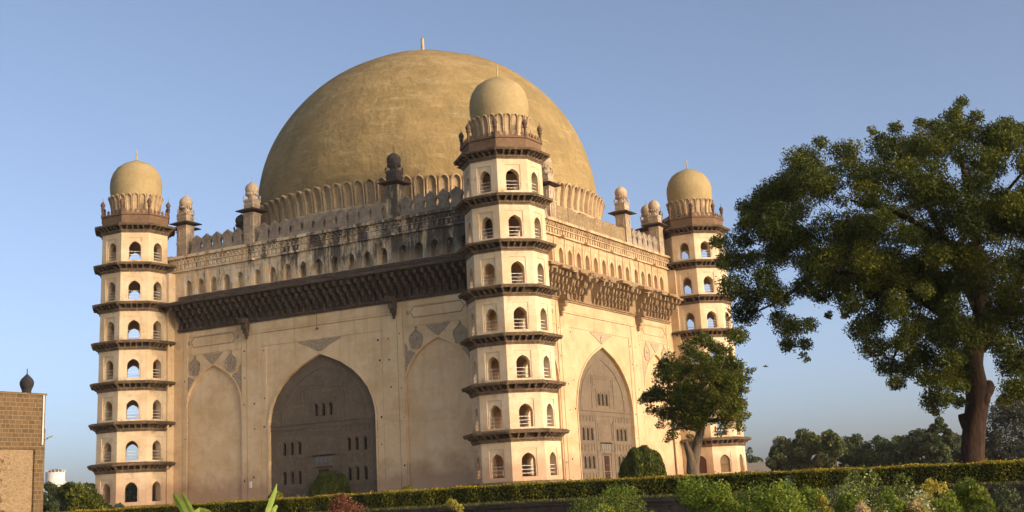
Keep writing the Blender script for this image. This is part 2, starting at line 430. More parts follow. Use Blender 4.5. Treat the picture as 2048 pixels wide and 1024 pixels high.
    m3 = MB(); m3.prism([(-2.35, 16.18), (-2.9, 16.18), (-2.6, 15.98), (-1.5, 15.6), (-.15, 14.95), (.15, 14.95), (1.5, 15.6), (2.6, 15.98), (2.9, 16.18)], PW, 0, .06)
    m3.build('carved_panel', M_CARVE, wall)
    m3 = MB(); m3.prism([(-.13, 15.0), (-.35, 15.35), (-.28, 15.75), (0, 16.0), (.28, 15.75), (.35, 15.35), (.13, 15.0)], PW, .06, .12); m3.build('boss', M_CARVE, wall)
    for s in (-1, 1):
        c = s*15.1
        m3 = MB(); m3.prism([(c-1.5, 16.2), (c-.7, 15.5), (c, 14.98), (c+.7, 15.5), (c+1.5, 16.2)], PW, 0, .06); m3.build('carved_panel', M_CARVE, wall)
        for q in (-1, 1):
            mc = c+q*2.68; m3 = MB()
            ol = [(0, 15.95), (.33, 15.6), (.72, 15.3), (.8, 14.95), (.72, 14.5), (.55, 14.28), (.62, 14.05), (.2, 13.95)]
            pts = [(mc+x, z) for x, z in ol]+[(mc-x, z) for x, z in reversed(ol[1:])]
            m3.prism(pts, PW, 0, .06)
            m3.ribbon(pts+[pts[0]], .08, PW, .06, .11)
            m3.prism([(mc+.16*math.cos(a), 14.93+.16*math.sin(a)) for a in [i*.785 for i in range(8)]], PW, .06, .15)
            m3.prism([(mc-.1, 15.97), (mc+.1, 15.97), (mc+.17, 16.12), (mc, 16.22), (mc-.17, 16.12)], PW, 0, .06)
            m3.build('medallion', M_CARVE, wall)
            m3 = MB(); e = c+q*4.1
            br = [(0, 14.6), (.3, 14.25), (.28, 13.85), (.75, 13.75), (1.25, 13.5), (1.4, 13.2), (.95, 12.95), (.75, 12.45), (.35, 11.9), (.18, 11.2), (0, 10.6)]
            m3.prism([(e-q*x, z) for x, z in br], PW, 0, .05); m3.build('carved_bracket', M_CARVE, wall)
        # cartouche above
        m3 = MB()
        for sx in (-1, 1):
            m3.ribbon([(c, 18.25), (c+sx*2.9, 18.25), (c+sx*3.3, 17.7), (c+sx*2.9, 17.15), (c, 17.15)], .09, PW, 0, .05)
            m3.prism([(c+sx*3.62+.18*math.cos(a), 17.68+.25*math.sin(a)) for a in [i*.785 for i in range(8)]], PW, 0, .05)
        m3.build('cartouche', M_CARVE, wall)
    return wall
def fittings(wall, extra):
    r5 = random.Random(31)
    for u in (-19.2, -10.5, -9.1, -7.75, 7.75, 9.1, 10.5, 19.2):
        for z in (1.9, 4.4, 7.2, 10.3, 13.2, 15.6):
            if r5.random() < .35: continue
            a, b = u+r5.uniform(-.12, .12), z+r5.uniform(-.4, .4); q = r5.uniform(.05, .085); d = .13 if 8.2 < abs(u) < 10.08 else .1
            m3 = MB(); m3.box(a-q, a+q, -W-d, -W, b-q*1.2, b+q*1.2); m3.build('putlog_hole', M_DARK, wall)
    if extra:
        m3 = MB(); m3.tube([(-.1, -W-.35, 18.9), (-.1, -W-.35, 17.45)], [.022, .022], 6); m3.lathe([(.02, 17.5), (.17, 17.3), (.17, 17.26), (.02, 17.26)], 10, (-.1, -W-.35)); m3.build('hanging_hook', M_WOOD, wall)
        m3 = MB(); m3.box(-9.75, -9.45, -W-.25, -W-.1, 1.1, 1.75); m3.build('meter_box', M_WHITE, wall)
south = make_wall(M_SOUTH, 0.0)
east = make_wall(M_EAST, math.pi/2)
fittings(south, True); fittings(east, False)

# ---- eaves
def bracket_mesh():
    mb = MB()
    # four corbel tiers, each further out, with a knob under its nose
    for i, (z0, z1, d) in enumerate(((19.45, 20.1, .55), (20.1, 20.7, 1.1), (20.7, 21.25, 1.7), (21.25, 21.78, 2.3))):
        hw = .15+.015*i
        prof = [(0, z0), (d-.32, z0), (d-.1, z0+.06), (d, z0+.24), (d-.02, z1-.1), (d-.12, z1), (0, z1)]
        n = len(prof)
        for sx in (-1, 1): mb.face([(sx*hw, -y, z) for y, z in (prof if sx > 0 else prof[::-1])])
        for k in range(n):
            (a, za), (b, zb) = prof[k], prof[(k+1) % n]
            mb.face([(-hw, -a, za), (-hw, -b, zb), (hw, -b, zb), (hw, -a, za)])
        if i < 3: mb.lathe([(.02, z0-.18), (.1, z0-.14), (.13, z0-.04), (.08, z0+.02)], 6, (0, -(d-.2)))
        mb.box(-hw-.035, hw+.035, -d-.04, -d+.22, z1-.1, z1+.004)
    return mb
def make_eave(me, rot, broken):
    mb = MB(); r2 = random.Random(3)
    L = 20.3
    # back band on the wall below the brackets, moulded
    mb.box(-L, L, -W-.16, -W-.0, 19.0, 19.42); mb.box(-L, L, -W-.3, -W-.16, 19.2, 19.36)
    mb.box(-L, L, -W-.1, -W, 19.42, 21.78)
    if not broken:
        for k in range(29):
            u0 = -L+k*1.4; 
            dz = r2.uniform(-.02, .02); 
            mb.face([(u0, -W-2.75, 21.84+dz), (u0+1.4, -W-2.75, 21.84+dz), (u0+1.4, -W, 21.8), (u0, -W, 21.8)])
            mb.face([(u0, -W-2.75, 21.84+dz), (u0, -W-2.8, 22.1+dz), (u0+1.4, -W-2.8, 22.1+dz), (u0+1.4, -W-2.75, 21.84+dz)])
            mb.face([(u0, -W-2.8, 22.1+dz), (u0, -W-.1, 22.75), (u0+1.4, -W-.1, 22.75), (u0+1.4, -W-2.8, 22.1+dz)])
        for s in (-1, 1): mb.face([(s*L, -W-2.75, 21.84), (s*L, -W-2.8, 22.1), (s*L, -W-.1, 22.75), (s*L, -W, 21.8)])
    else:
        u = -L
        while u < L:                                      # slabs of uneven depth, some gone
            l = r2.uniform(.7, 1.9); d = r2.choice((1.6, 1.9, 2.2, 2.5, 2.75)); z = 21.82+r2.uniform(-.05, .1)
            if -6.5 < u < -3 or 9.0 < u < 11.5: d = 1.3
            mb.box(u, min(u+l-.03, L), -W-d, -W, z, z+.22+r2.uniform(0, .12)); u += l
        for k in range(150):                              # rubble and tufts of mortar on top
            x = r2.uniform(-L, L-.4); y = r2.uniform(.1, 1.7); s = r2.uniform(.12, .4)
            mb.box(x, x+s, -W-y-s, -W-y, 22.0, 22.0+s*.8+r2.uniform(.0, .45)*(1.7-y))
        mb.box(-L, L, -W-.5, -W-.001, 22.1, 22.8)
    mb.box(-L, L, -W-.14, -W, 22.8, 23.18)
    e = mb.build('eave', me, tomb, rotz=rot)
    b = bracket_mesh(); first = None
    for k in range(43):
        u = -19.55+k*.931
        if broken and (k in (17, 18, 30, 31) ): continue
        if first is None: first = b.build('bracket', me, e, loc=(u, -W, 0)); o = first
        else: o = link('bracket', first.data, e, (u, -W, 0))
        if broken: o.scale = (.9, r2.uniform(.78, 1.0), 1); 
    for s in (-1, 1):                                      # big pendant consoles
        m3 = MB()
        for z0, z1, d, hw in ((17.55, 17.85, .35, .16), (17.85, 18.3, .55, .24), (18.3, 18.95, .8, .3), (18.95, 19.5, 1.15, .34)):
            m3.box(-hw, hw, -d, 0, z0, z1)
        m3.lathe([(.02, 17.2), (.14, 17.3), (.18, 17.45), (.1, 17.56)], 8, (0, -.2))
        m3.build('console', me, e, loc=(s*9.95, -W-.12, 0))
    return e
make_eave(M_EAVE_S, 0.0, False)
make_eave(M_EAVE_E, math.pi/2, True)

# ---- parapets with merlons
MER = [(.775, 0), (.77, .3), (.66, .48), (.55, .72), (.54, .92), (.64, 1.15), (.76, 1.3), (.77, 1.42), (.62, 1.68), (.40, 1.86), (.15, 1.98), (0, 2.14)]
def merlon_mesh():
    mb = MB(); pts = [(x, z) for x, z in MER]+[(-x, z) for x, z in reversed(MER[:-1])]
    # front, back, edges
    mb.face([(u, -.2, z) for u, z in pts]); mb.face([(u, .2, z) for u, z in reversed(pts)])
    n = len(pts)
    for i in range(n):
        (a, za), (b, zb) = pts[i], pts[(i+1) % n]; mb.face([(a, .2, za), (b, .2, zb), (b, -.2, zb), (a, -.2, za)])
    inner = [(x*.62, .52+z*.62) for x, z in pts]
    mb.ribbon(inner[3:-3]+[inner[3]], .07, lambda u, w, z: (u, -w, z), .2, .25)
    return mb
mer0 = None
def make_parapet(mm, rot, spots, crumb=None):
    global mer0
    mb = MB(); mb.box(-W, W, -W+.02, -W+1.0, 27.9, 28.12)
    if crumb:
        r2 = random.Random(5); u = crumb[0]
        while u < crumb[1]:
            l = r2.uniform(.5, 1.5); t = 29.78+r2.uniform(-.12, .12)
            mb.box(u, min(u+l, crumb[1]), -W+.12+r2.uniform(0, .05), -W+.62, 28.12, t); u += l
    p = mb.build('parapet', mm[0], tomb, rotz=rot)
    r3 = random.Random(11)
    for u in spots:
        if mer0 is None: mer0 = o = merlon_mesh().build('merlon', mm[1], p, loc=(u, -W+.3, 28.1))
        else: o = link('merlon', mer0.data, p, (u, -W+.3, 28.1))
        o.rotation_euler = (r3.uniform(-.03, .03), r3.uniform(-.025, .025), r3.uniform(-.05, .05))
SP = [1.565*k for k in range(-5, 6)]+[s*x for s in (-1, 1) for x in (11.6, 13.17, 14.73, 16.3, 17.9)]
make_parapet((M_SOUTH, M_MERL), 0.0, SP)
make_parapet((M_CRUMB, M_MERL), math.pi/2, [11.75, 13.35, 14.95, 16.5, 18.1, -11.7, -13.3, -14.9, -16.5, -18.1], (-9.1, 9.1))
make_parapet((M_MERL, M_MERL), math.pi, SP)
make_parapet((M_MERL, M_MERL), -math.pi/2, SP)

# ---- roof turrets
def bulb(r, z0, h):                       # onion profile from a neck at z0
    q = [(.62, 0), (.80, .08), (.95, .22), (1.0, .38), (.97, .52), (.86, .66), (.66, .79), (.40, .89), (.18, .945), (.07, 1.0)]
    return [(r*a, z0+h*b) for a, b in q]
T_MESH = {}
def make_turret(x, y, dark=False, k=0):
    key = dark
    mw = M_DARKST if dark else M_TURR
    if key not in T_MESH:
        d = {}
        a = .68
        mb = MB(); mb.box(-a, a, -a, a, 27.9, 31.7); mb.box(-a-.06, a+.06, -a-.06, a+.06, 30.0, 30.15)
        mb.box(-a-.07, a+.07, -a-.07, a+.07, 31.45, 31.6)
        for s in (0, 1, 2, 3):
            c, sn = math.cos(s*math.pi/2), math.sin(s*math.pi/2)
            P = lambda u, w_, z: (u*c-(-a-w_)*sn, u*sn+(-a-w_)*c, z)
            mb.ribbon([(-.36, 28.3), (-.36, 29.75), (.36, 29.75), (.36, 28.3)], .09, P, 0, .05)
            for u in (-.12, .12): mb.ribbon([(u, 28.3), (u, 29.7)], .05, P, 0, .04)
            for z in (28.6, 28.95, 29.3): mb.ribbon([(-.33, z), (.33, z)], .05, P, 0, .035)
            mb.ribbon([(-.34, 30.35), (-.34, 31.25), (.34, 31.25), (.34, 30.35), (-.34, 30.35)], .08, P, 0, .05)
            mb.face([P(-.24, .012, 30.42), P(.24, .012, 30.42), P(.24, .012, 31.15), P(-.24, .012, 31.15)])
        d['shaft'] = (mb, M_SOUTH if dark else M_TURR, False)
        mb = MB()
        mb.lathe([(.98, 31.7), (1.86, 31.86), (1.9, 31.96), (.95, 32.25)], 4, off=math.pi/4)
        d['eave'] = (mb, M_CORN, False)
        mb = MB(); b = .64
        mb.box(-b, b, -b, b, 32.0, 33.05); mb.box(-b-.07, b+.07, -b-.07, b+.07, 33.0, 33.14); mb.box(-b-.05, b+.05, -b-.05, b+.05, 32.5, 32.6)
        for sx in (-1, 1):
            for sy in (-1, 1):
                mb.lathe([(.07, 33.1), (.07, 33.4), (.12, 33.45), (.13, 33.56), (.08, 33.66), (.015, 33.8)], 8, (sx*b, sy*b))
            for q in (-.3, 0, .3):
                mb.box(sx*b-.06, sx*b+.06, q-.08, q+.08, 33.14, 33.32); mb.box(q-.08, q+.08, sx*b-.06, sx*b+.06, 33.14, 33.32)
        d['gallery'] = (mb, mw, False)
        mb = MB()
        mb.lathe([(.62, 33.1), (.62, 33.22), (.5, 33.25), (.46, 33.6), (.55, 33.75), (.66, 34.0), (.6, 34.02)], 12)
        rows = mb.lathe(bulb(.78, 33.95, 1.45), 16); mb.lathe([(.1, 35.36), (.03, 35.42), (.025, 36.0), (.005, 36.05)], 6)
        for i in range(14):
            aa = 2*math.pi*i/14; mb.obox((.68*math.cos(aa), .68*math.sin(aa), 33.92), (math.cos(aa), math.sin(aa), 0), (-math.sin(aa), math.cos(aa), 0), (0, 0, 1), .07, .1, .14)
        d['bulb_dome'] = (mb, mw, True)
        T_MESH[key] = {}
        root = None
        sh = d['shaft'][0].build('roof_turret', d['shaft'][1], tomb, loc=(x, y, 0))
        T_MESH[key]['shaft'] = sh.data
        for nme in ('eave', 'gallery', 'bulb_dome'):
            o = d[nme][0].build(nme, d[nme][1], sh, smooth=d[nme][2]); T_MESH[key][nme] = o.data
    else:
        sh = link('roof_turret', T_MESH[key]['shaft'], tomb, (x, y, 0))
        for nme in ('eave', 'gallery', 'bulb_dome'): link(nme, T_MESH[key][nme], sh)
ct = W-.68
for (x, y, dk) in ((-9.9, -ct, 0), (9.9, -ct, 1), (-20.0, -ct, 0), (20, -ct, 1), (ct, -9.9, 0), (ct, 9.9, 0), (ct, 20, 0), (ct, -20, 1),
               (-ct, -9.9, 1), (-ct, 9.9, 0), (-ct, -20, 0), (-9.9, ct, 0), (9.9, ct, 0), (20, ct, 0)):
    make_turret(x, y, bool(dk))

# ---- the great dome
mb = MB()
prof = [(21.55, 27.9), (21.55, 30.3), (21.4, 30.55), (20.7, 30.6)]
mb.lathe(prof, 128); mb.build('drum', M_PETAL, tomb)
mb = MB(); A_, B_, Z0 = 21.1, 20.1, 33.9
prof = []
for i in range(64):
    t = -.17+(math.pi/2+.165)*i/63
    prof.append((max(A_*math.cos(t), .05), Z0+B_*math.sin(t)))
rows = mb.lathe(prof, 160)
r2 = np.random.RandomState(4); v = np.array(mb.v)
ang = np.arctan2(v[:, 1], v[:, 0]); wob = 0
for k in range(14):
    a, b, ph, ph2 = r2.randint(1, 11), r2.uniform(.1, .7), r2.uniform(0, 6.3), r2.uniform(0, 6.3)
    wob = wob+np.sin(ang*a+ph)*np.sin(v[:, 2]*b+ph2)*.022
rad = np.linalg.norm(v-[0, 0, Z0], axis=1, keepdims=True); v = [0, 0, Z0]+(v-[0, 0, Z0])*(1+wob[:, None]/rad)
mb.v = [tuple(p) for p in v]
dome = mb.build('dome', M_DOME, tomb, smooth=True)
mb = MB(); mb.lathe([(1.0, 53.86), (.7, 54.1), (.3, 54.3), (.22, 54.6), (.2, 56.9), (.03, 57.0)], 12); mb.build('finial', M_PETAL, dome, smooth=True)
def petal_mesh(hw, z0, h, r0, out, rim, depth, base=0.0):
    """one scooped lotus petal; local frame: u sideways, radius along +x"""
    mb = MB()
    def P(u, w_, z):
        t = max(0, (z-z0)/h); r = r0+out*t**2.2+w_
        a = u/r0; return (r*math.cos(a), r*math.sin(a), z)
    spr = z0+h*.72
    ho = (0, hw, z0, spr, z0+h, ARCH); hi = (0, hw-rim, z0+.02, spr-.03, z0+h-rim*1.5, ARCH)
    def dense(L):
        o = [];
        for (a, za), (b, zb) in zip(L, L[1:]):
            n = max(1, int(abs(zb-za)/.35))
            for i in range(n): o.append((a+(b-a)*i/n, za+(zb-za)*i/n))
        return o+[L[-1]]
    O = dense(outline(ho)); I = dense(outline(hi))
    n = min(len(O), len(I))
    O = [O[int(i*(len(O)-1)/(n-1)+.5)] for i in range(n)]; I = [I[int(i*(len(I)-1)/(n-1)+.5)] for i in range(n)]
    for i in range(n-1):
        o0, o1, i0, i1 = O[i], O[i+1], I[i], I[i+1]
        mb.face([P(o0[0], 0, o0[1]), P(i0[0], .04, i0[1]), P(i1[0], .04, i1[1]), P(o1[0], 0, o1[1])])
        mb.face([P(i0[0], .04, i0[1]), P(i0[0]*.82, -depth, i0[1]), P(i1[0]*.82, -depth, i1[1]), P(i1[0], .04, i1[1])])
        mb.face([P(o0[0], -depth*2.4, o0[1]), P(o0[0], 0, o0[1]), P(o1[0], 0, o1[1]), P(o1[0], -depth*2.4, o1[1])])
    H = n//2
    for i in range(H-1):
        a, b, c, d = I[i], I[i+1], I[n-2-i], I[n-1-i]
        mb.face([P(a[0]*.82, -depth, a[1]), P(d[0]*.82, -depth, d[1]), P(c[0]*.82, -depth, c[1]), P(b[0]*.82, -depth, b[1])])
    return mb
pm = petal_mesh(.62, 30.55, 2.85, 21.42, .62, .13, .30)
first = None
for k in range(100):
    a = math.radians(-70.56+3.6*k)
    if first is None: first = pm.build('petal', M_PETAL, dome, rotz=a)
    else: link('petal', first.data, dome, None, a)

# ---- corner towers
ZL = [0.0, 3.461, 7.933, 12.431, 16.989, 21.370, 25.901, 30.468]
RZ = lambda z: 4.206*(1-.06*z/30)
A8 = math.radians(22.5)
def face_frame(k, z0, z1):               # panel mapping on octagon face k, following the taper
    n0 = math.radians(45*k)
    def P(u, w_, z):
        ap = RZ(z)*math.cos(A8)+w_; s = 1
        return (ap*math.cos(n0)-u*math.sin(n0), ap*math.sin(n0)+u*math.cos(n0), z)
    return P
TH = .85
def tower_window(k, lv):
    apex = ZL[lv+1]-1.0; sill = apex-2.15
    return (0.0, .66, sill, apex-.72, apex, ARCH)
def make_tower_meshes():
    out = {}
    mb = MB()
    for lv in range(7):
        z0 = -.6 if lv == 0 else ZL[lv]+.55; z1 = ZL[lv+1]+.05
        for k in range(8):
            P = face_frame(k, z0, z1); h = tower_window(k, lv)
            hwm = lambda z: RZ(z)*math.sin(A8)
            fr = (0.0, .80, h[2]-.02, h[2]+.5, h[4]+.42, RECT)
            if k == 3:
                panel(mb, lambda u, w_, z: P(u*hwm(z), w_, z), -1, 1, z0, z1); continue
            def PP(u, w_, z, P=P):
                return P(u if abs(u) < 1.2 else math.copysign(hwm(z), u), w_, z)
            panel(mb, PP, -1.3, 1.3, z0, z1, [fr])
            reveal(mb, P, fr, 0, -.06)
            panel(mb, P, -.80, .80, fr[2], fr[4], [h], w=-.06)
            # inner skin of the hollow shaft
            hin = (0.0, .66, h[2], h[3], h[4], ARCH)
            def PI(u, w_, z, P=P): return P(u if abs(u) < 1.0 else math.copysign((RZ(z)*math.cos(A8)-TH)*math.tan(A8), u), w_, z)
            panel(mb, PI, -1.1, 1.1, z0, z1, [hin], w=-TH)
        # floor slab
        zf = z0 if lv else 0.1
        R_ = RZ(zf)
        mb.lathe([(.02, zf+.3), (R_-.3, zf+.3)], 8, off=A8); mb.lathe([(.02, zf-.02), (R_-.3, zf-.02)], 8, off=A8)
    mb.lathe([(.02, 31.3), (4.2, 31.3)], 8, off=A8)
    out['shaft'] = mb
    return out
TWR = make_tower_meshes()
def cornice_mesh(zk):
    mb = MB(); R0 = RZ(zk); rc = random.Random(int(zk*10))
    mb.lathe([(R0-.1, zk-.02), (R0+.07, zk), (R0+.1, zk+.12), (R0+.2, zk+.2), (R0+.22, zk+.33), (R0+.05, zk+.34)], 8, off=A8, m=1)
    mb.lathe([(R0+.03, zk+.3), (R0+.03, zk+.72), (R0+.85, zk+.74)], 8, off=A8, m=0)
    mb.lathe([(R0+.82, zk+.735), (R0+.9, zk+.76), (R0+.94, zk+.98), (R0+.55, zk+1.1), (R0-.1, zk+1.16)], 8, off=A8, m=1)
    for k in range(8):
        n0 = math.radians(45*k); nx, ny = math.cos(n0), math.sin(n0); tx, ty = -ny, nx
        ap = (R0+.03)*math.cos(A8); hw = R0*math.sin(A8)
        for j in range(5):
            u = -hw+2*hw*(j+.0)/5 if j else None
            if u is None:
                # corner bracket along the vertex direction
                an = n0-A8; dx, dy = math.cos(an), math.sin(an); ex, ey = -dy, dx; base = R0+.0; L = .86
            else:
                dx, dy, ex, ey = nx, ny, tx, ty; base = None; L = .74*rc.uniform(.86, 1.03)
                if rc.random() < .05: continue
            o = (dx*base, dy*base) if base else (nx*ap+tx*u, ny*ap+ty*u)
            t = .085
            prof = [(0, zk+.3), (.16, zk+.3), (.24, zk+.42), (.44, zk+.5), (.52, zk+.62), (L, zk+.66), (L, zk+.74), (0, zk+.74)]
            Q = lambda d, z, s: (o[0]+dx*d+ex*s, o[1]+dy*d+ey*s, z)
            mb.face([Q(d, z, t) for d, z in prof], 1); mb.face([Q(d, z, -t) for d, z in reversed(prof)], 1)
            for i in range(len(prof)):
                (a, za), (b, zb) = prof[i], prof[(i+1) % len(prof)]
                mb.face([Q(a, za, -t), Q(b, zb, -t), Q(b, zb, t), Q(a, za, t)], 1)
        # dentil row on the lip
        lw = (R0+.93)*math.sin(A8); la = (R0+.93)*math.cos(A8)
        for j in range(16):
            
            if rc.random() < .12: continue
            u = -lw+2*lw*(j+.5)/16; c = (nx*(la+.01)+tx*u, ny*(la+.01)+ty*u, zk+.9)
            mb.obox(c, (nx, ny, 0), (tx, ty, 0), (0, 0, 1), .03, .07, .05, 1)
    return mb
CORN = {lv: cornice_mesh(ZL[lv]) for lv in range(1, 8)}
def window_mesh(k, lv, style):
    mb = MB(); P = face_frame(k, 0, 0); h = tower_window(k, lv)
    reveal(mb, P, h, -.06, -TH, 0)
    s = h[2]
    if style == 'rail':
        for z in (.28, .62, .96):
            for ww in (-.30, ): 
                mb.face([P(-.66, ww, s+z), P(.66, ww, s+z), P(.66, ww, s+z+.04), P(-.66, ww, s+z+.04)], 1)
                mb.face([P(-.66, ww, s+z+.04), P(.66, ww, s+z+.04), P(.66, ww-.05, s+z+.04), P(-.66, ww-.05, s+z+.04)], 1)
                mb.face([P(-.66, ww-.05, s+z), P(.66, ww-.05, s+z), P(.66, ww-.05, s+z+.04), P(-.66, ww-.05, s+z+.04)], 1)
    elif style == 'blind':
        mb.face([P(u, -TH+.02, z) for u, z in outline(h)][::-1], 0)
    elif style == 'slats':
        for i in range(12):
            z = s+i*.18; hw = .66
            if z+.1 > h[4]-.7: hw = .66*max(.1, math.sqrt(max(0.02, 1-((z+.1-(h[4]-.72))/.72)**2)))
            mb.face([P(-hw, -.3, z), P(hw, -.3, z), P(hw, -.22, z+.13), P(-hw, -.22, z+.13)], 1)
            mb.face([P(-hw, -.3, z), P(hw, -.3, z), P(hw, -.22, z+.13), P(-hw, -.22, z+.13)][::-1], 1)
        mb.face([P(u, -.4, z) for u, z in outline(h)], 1)
    elif style == 'shut':
        mb.face([P(u, -.25, z) for u, z in outline(h)], 1)
        mb.ribbon([(0, s), (0, s+1.4)], .05, P, -.25, -.2, 1)
        for z in (.5, 1.05): mb.ribbon([(-.62, s+z), (.62, s+z)], .06, P, -.25, -.2, 1)
    return mb
def small_pinnacle(mb, x, y, z):
    mb.lathe([(.2, z), (.2, z+.35), (.145, z+.4), (.145, z+1.05), (.24, z+1.1), (.24, z+1.17), (.15, z+1.2), (.2, z+1.3), (.28, z+1.5), (.27, z+1.65), (.17, z+1.83), (.05, z+1.96), (.025, z+2.1), (.012, z+2.45)], 10, (x, y))
SHARED = {}
def once(key, maker, name, mats, parent, smooth=False, rotz=0.0):
    if key in SHARED: return link(name, SHARED[key], parent, None, rotz)
    o = maker().build(name, mats, parent, smooth, None, rotz); SHARED[key] = o.data; return o
def crown_meshes():
    R0 = 4.02
    def par():
        mb = MB()
        mb.lathe([(R0, 31.2), (R0, 32.55), (R0+.12, 32.6), (R0+.12, 32.78), (R0-.1, 32.8), (R0-.1, 32.5), (1.0, 32.5)], 8, off=A8)
        mb.lathe([(R0+.02, 31.45), (R0+.1, 31.5), (R0+.1, 31.6), (R0+.02, 31.65)], 8, off=A8)
        for k in range(8):
            n0 = math.radians(45*k); nx, ny = math.cos(n0), math.sin(n0); tx, ty = -ny, nx; ap = R0*math.cos(A8)
            for j in range(5):
                u = -1.2+j*.6; o = (nx*ap+tx*u, ny*ap+ty*u)
                pts = [(-.2, 32.78), (.2, 32.78), (.1, 32.95), (.2, 33.08), (0, 33.3), (-.2, 33.08), (-.1, 32.95)]
                mb.prism(pts, lambda a, w_, z: (o[0]+tx*a+nx*w_, o[1]+ty*a+ny*w_, z), -.1, .02)
                mb.face([(o[0]+tx*a-nx*.1, o[1]+ty*a-ny*.1, z) for a, z in reversed(pts)])
        return mb
    def drum():
        mb = MB(); mb.lathe([(2.9, 32.5), (2.9, 32.85), (2.6, 32.9), (2.6, 33.15), (2.72, 33.2), (2.72, 33.4), (2.45, 33.45)], 32); return mb
    def cap():
        mb = MB()
        prof = [(2.5, 33.4), (2.62, 34.3), (2.83, 35.2), (2.97, 36.1), (3.0, 36.8), (2.93, 37.5), (2.68, 38.25), (2.2, 38.95), (1.55, 39.42), (.85, 39.72), (.35, 39.9), (.16, 40.02)]
        mb.lathe(prof, 40); return mb
    def fin():
        mb = MB(); mb.lathe([(.3, 39.88), (.13, 40.0), (.075, 40.2), (.07, 41.1), (.01, 41.25)], 8); return mb
    return par, drum, cap, fin
def pinn(): mb = MB(); small_pinnacle(mb, 0, 0, 32.55); return mb
def pet24(): return petal_mesh(.355, 33.4, 1.95, 2.80, .42, .07, .15)
def make_tower(x, y, rot, corner):
    t = TWR_O.get('shaft')
    sh = once('shaft', lambda: TWR['shaft'], 'corner_tower', M_TOWER, tomb)
    sh.location = (x, y, 0); sh.rotation_euler = (0, 0, rot)
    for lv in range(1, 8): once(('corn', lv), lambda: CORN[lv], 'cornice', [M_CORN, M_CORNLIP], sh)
    for lv in range(7):
        for k in range(8):
            if k == 3: continue                              # face buried in the building
            kw = (k + round(rot/(math.pi/2))*2) % 8           # world facing
            st = 'rail'
            if corner == 'ne' and lv == 0: st = 'shut' if kw == 6 else 'slats'
            if corner == 'sw' and lv == 0: st = 'open'
            if corner == 'sw' and kw in (2, 4): st = 'blind'
            once(('win', k, lv, st), lambda: window_mesh(k, lv, st), 'window', [M_TOWER, {'slats': M_SLAT, 'shut': M_WOOD}.get(st, M_WHITE)], sh)
    par, drum, cap, fin = crown_meshes()
    once('par', par, 'parapet', M_BROWN, sh); once('drum', drum, 'drum', M_PETAL, sh, True)
    c = once('cap', cap, 'bulb_dome', M_CAP, sh, True)
    for k in range(24): once('pet24', pet24, 'petal', M_PETAL, sh, rotz=2*math.pi*k/24)
    once('fin', fin, 'finial', M_PETAL, sh, True)
    for k in range(8):
        a = math.radians(45*k)+A8
        o = once('pinn', pinn, 'pinnacle', M_PINN, sh, True); o.location = (3.98*math.cos(a), 3.98*math.sin(a), 0)
    o = once('plinth', plinth, 'plinth', M_CORNLIP, sh)
    return sh
def plinth():
    mb = MB(); mb.lathe([(4.6, -1.0), (4.6, -.18), (4.5, -.1), (4.1, -.08)], 8, off=A8); return mb
TWR_O = {}
make_tower(25, -25, 0.0, 'se')
make_tower(-25, -25, -math.pi/2, 'sw')
make_tower(25, 25, math.pi/2, 'ne')
make_tower(-25, 25, math.pi, 'nw')

# ================================================================== VEGETATION
def leaf_mat(name, stops, trans=.3, rough=.55):
    m = bpy.data.materials.new(name); m.use_nodes = True; t = m.node_tree; n = t.nodes
    p = n['Principled BSDF']; p.inputs['Roughness'].default_value = rough
    try: p.inputs['Specular IOR Level'].default_value = .15
    except Exception: pass
    a = N(t, 'ShaderNodeAttribute'); a.attribute_name = 'tone'
    c = ramp(t, a.outputs['Fac'], stops)
    t.links.new(c, p.inputs['Base Color'])
    tr = N(t, 'ShaderNodeBsdfTranslucent'); t.links.new(c, tr.inputs['Color'])
    mx = N(t, 'ShaderNodeMixShader'); mx.inputs[0].default_value = trans
    t.links.new(p.outputs[0], mx.inputs[1]); t.links.new(tr.outputs[0], mx.inputs[2])
    t.links.new(mx.outputs[0], n['Material Output'].inputs['Surface'])
    return m
GREENS = lambda k=1.0, y=1.0: [(0, (.030*k, .040*k, .006*k)), (.45, (.065*k, .078*k, .010*k)), (.8, (.135*k*y, .135*k, .014*k)), (1, (.24*k*y, .20*k, .02*k))]
M_LEAF_BIG = leaf_mat('leaf_big_tree', GREENS(1.15, 1.0))
M_LEAF_SMALL = leaf_mat('leaf_small_tree', GREENS(1.6, 1.05))
M_LEAF_TOP = leaf_mat('leaf_topiary', GREENS(1.0, .9), .2)
M_LEAF_HEDGE = leaf_mat('leaf_hedge', [(0, (.05, .058, .008)), (.4, (.125, .13, .014)), (.75, (.28, .24, .02)), (.95, (.50, .38, .04)), (1, (.42, .18, .03))], .25)
M_LEAF_BUSH = leaf_mat('leaf_bush', [(0, (.07, .11, .012)), (.5, (.19, .25, .03)), (1, (.38, .40, .06))], .4)
M_LEAF_LOW = leaf_mat('leaf_low', [(0, (.06, .095, .012)), (.5, (.16, .20, .024)), (1, (.32, .34, .05))], .4)
M_LEAF_YEL = leaf_mat('leaf_yellow', [(0, (.20, .19, .03)), (.5, (.42, .34, .05)), (1, (.62, .48, .10))], .35)
M_LEAF_PINK = leaf_mat('leaf_pinkish', [(0, (.15, .17, .04)), (.45, (.40, .34, .08)), (1, (.62, .42, .28))], .3)
M_LEAF_RED = leaf_mat('leaf_red', [(0, (.07, .028, .018)), (.5, (.17, .055, .03)), (1, (.30, .14, .07))], .25)
M_LEAF_VAR = leaf_mat('leaf_variegated', [(0, (.06, .085, .016)), (.66, (.20, .23, .03)), (.78, (.45, .45, .28)), (1, (.68, .64, .46))], .25)
M_LEAF_BLUE = leaf_mat('leaf_bluish', [(0, (.05, .075, .04)), (1, (.13, .17, .10))], .25)
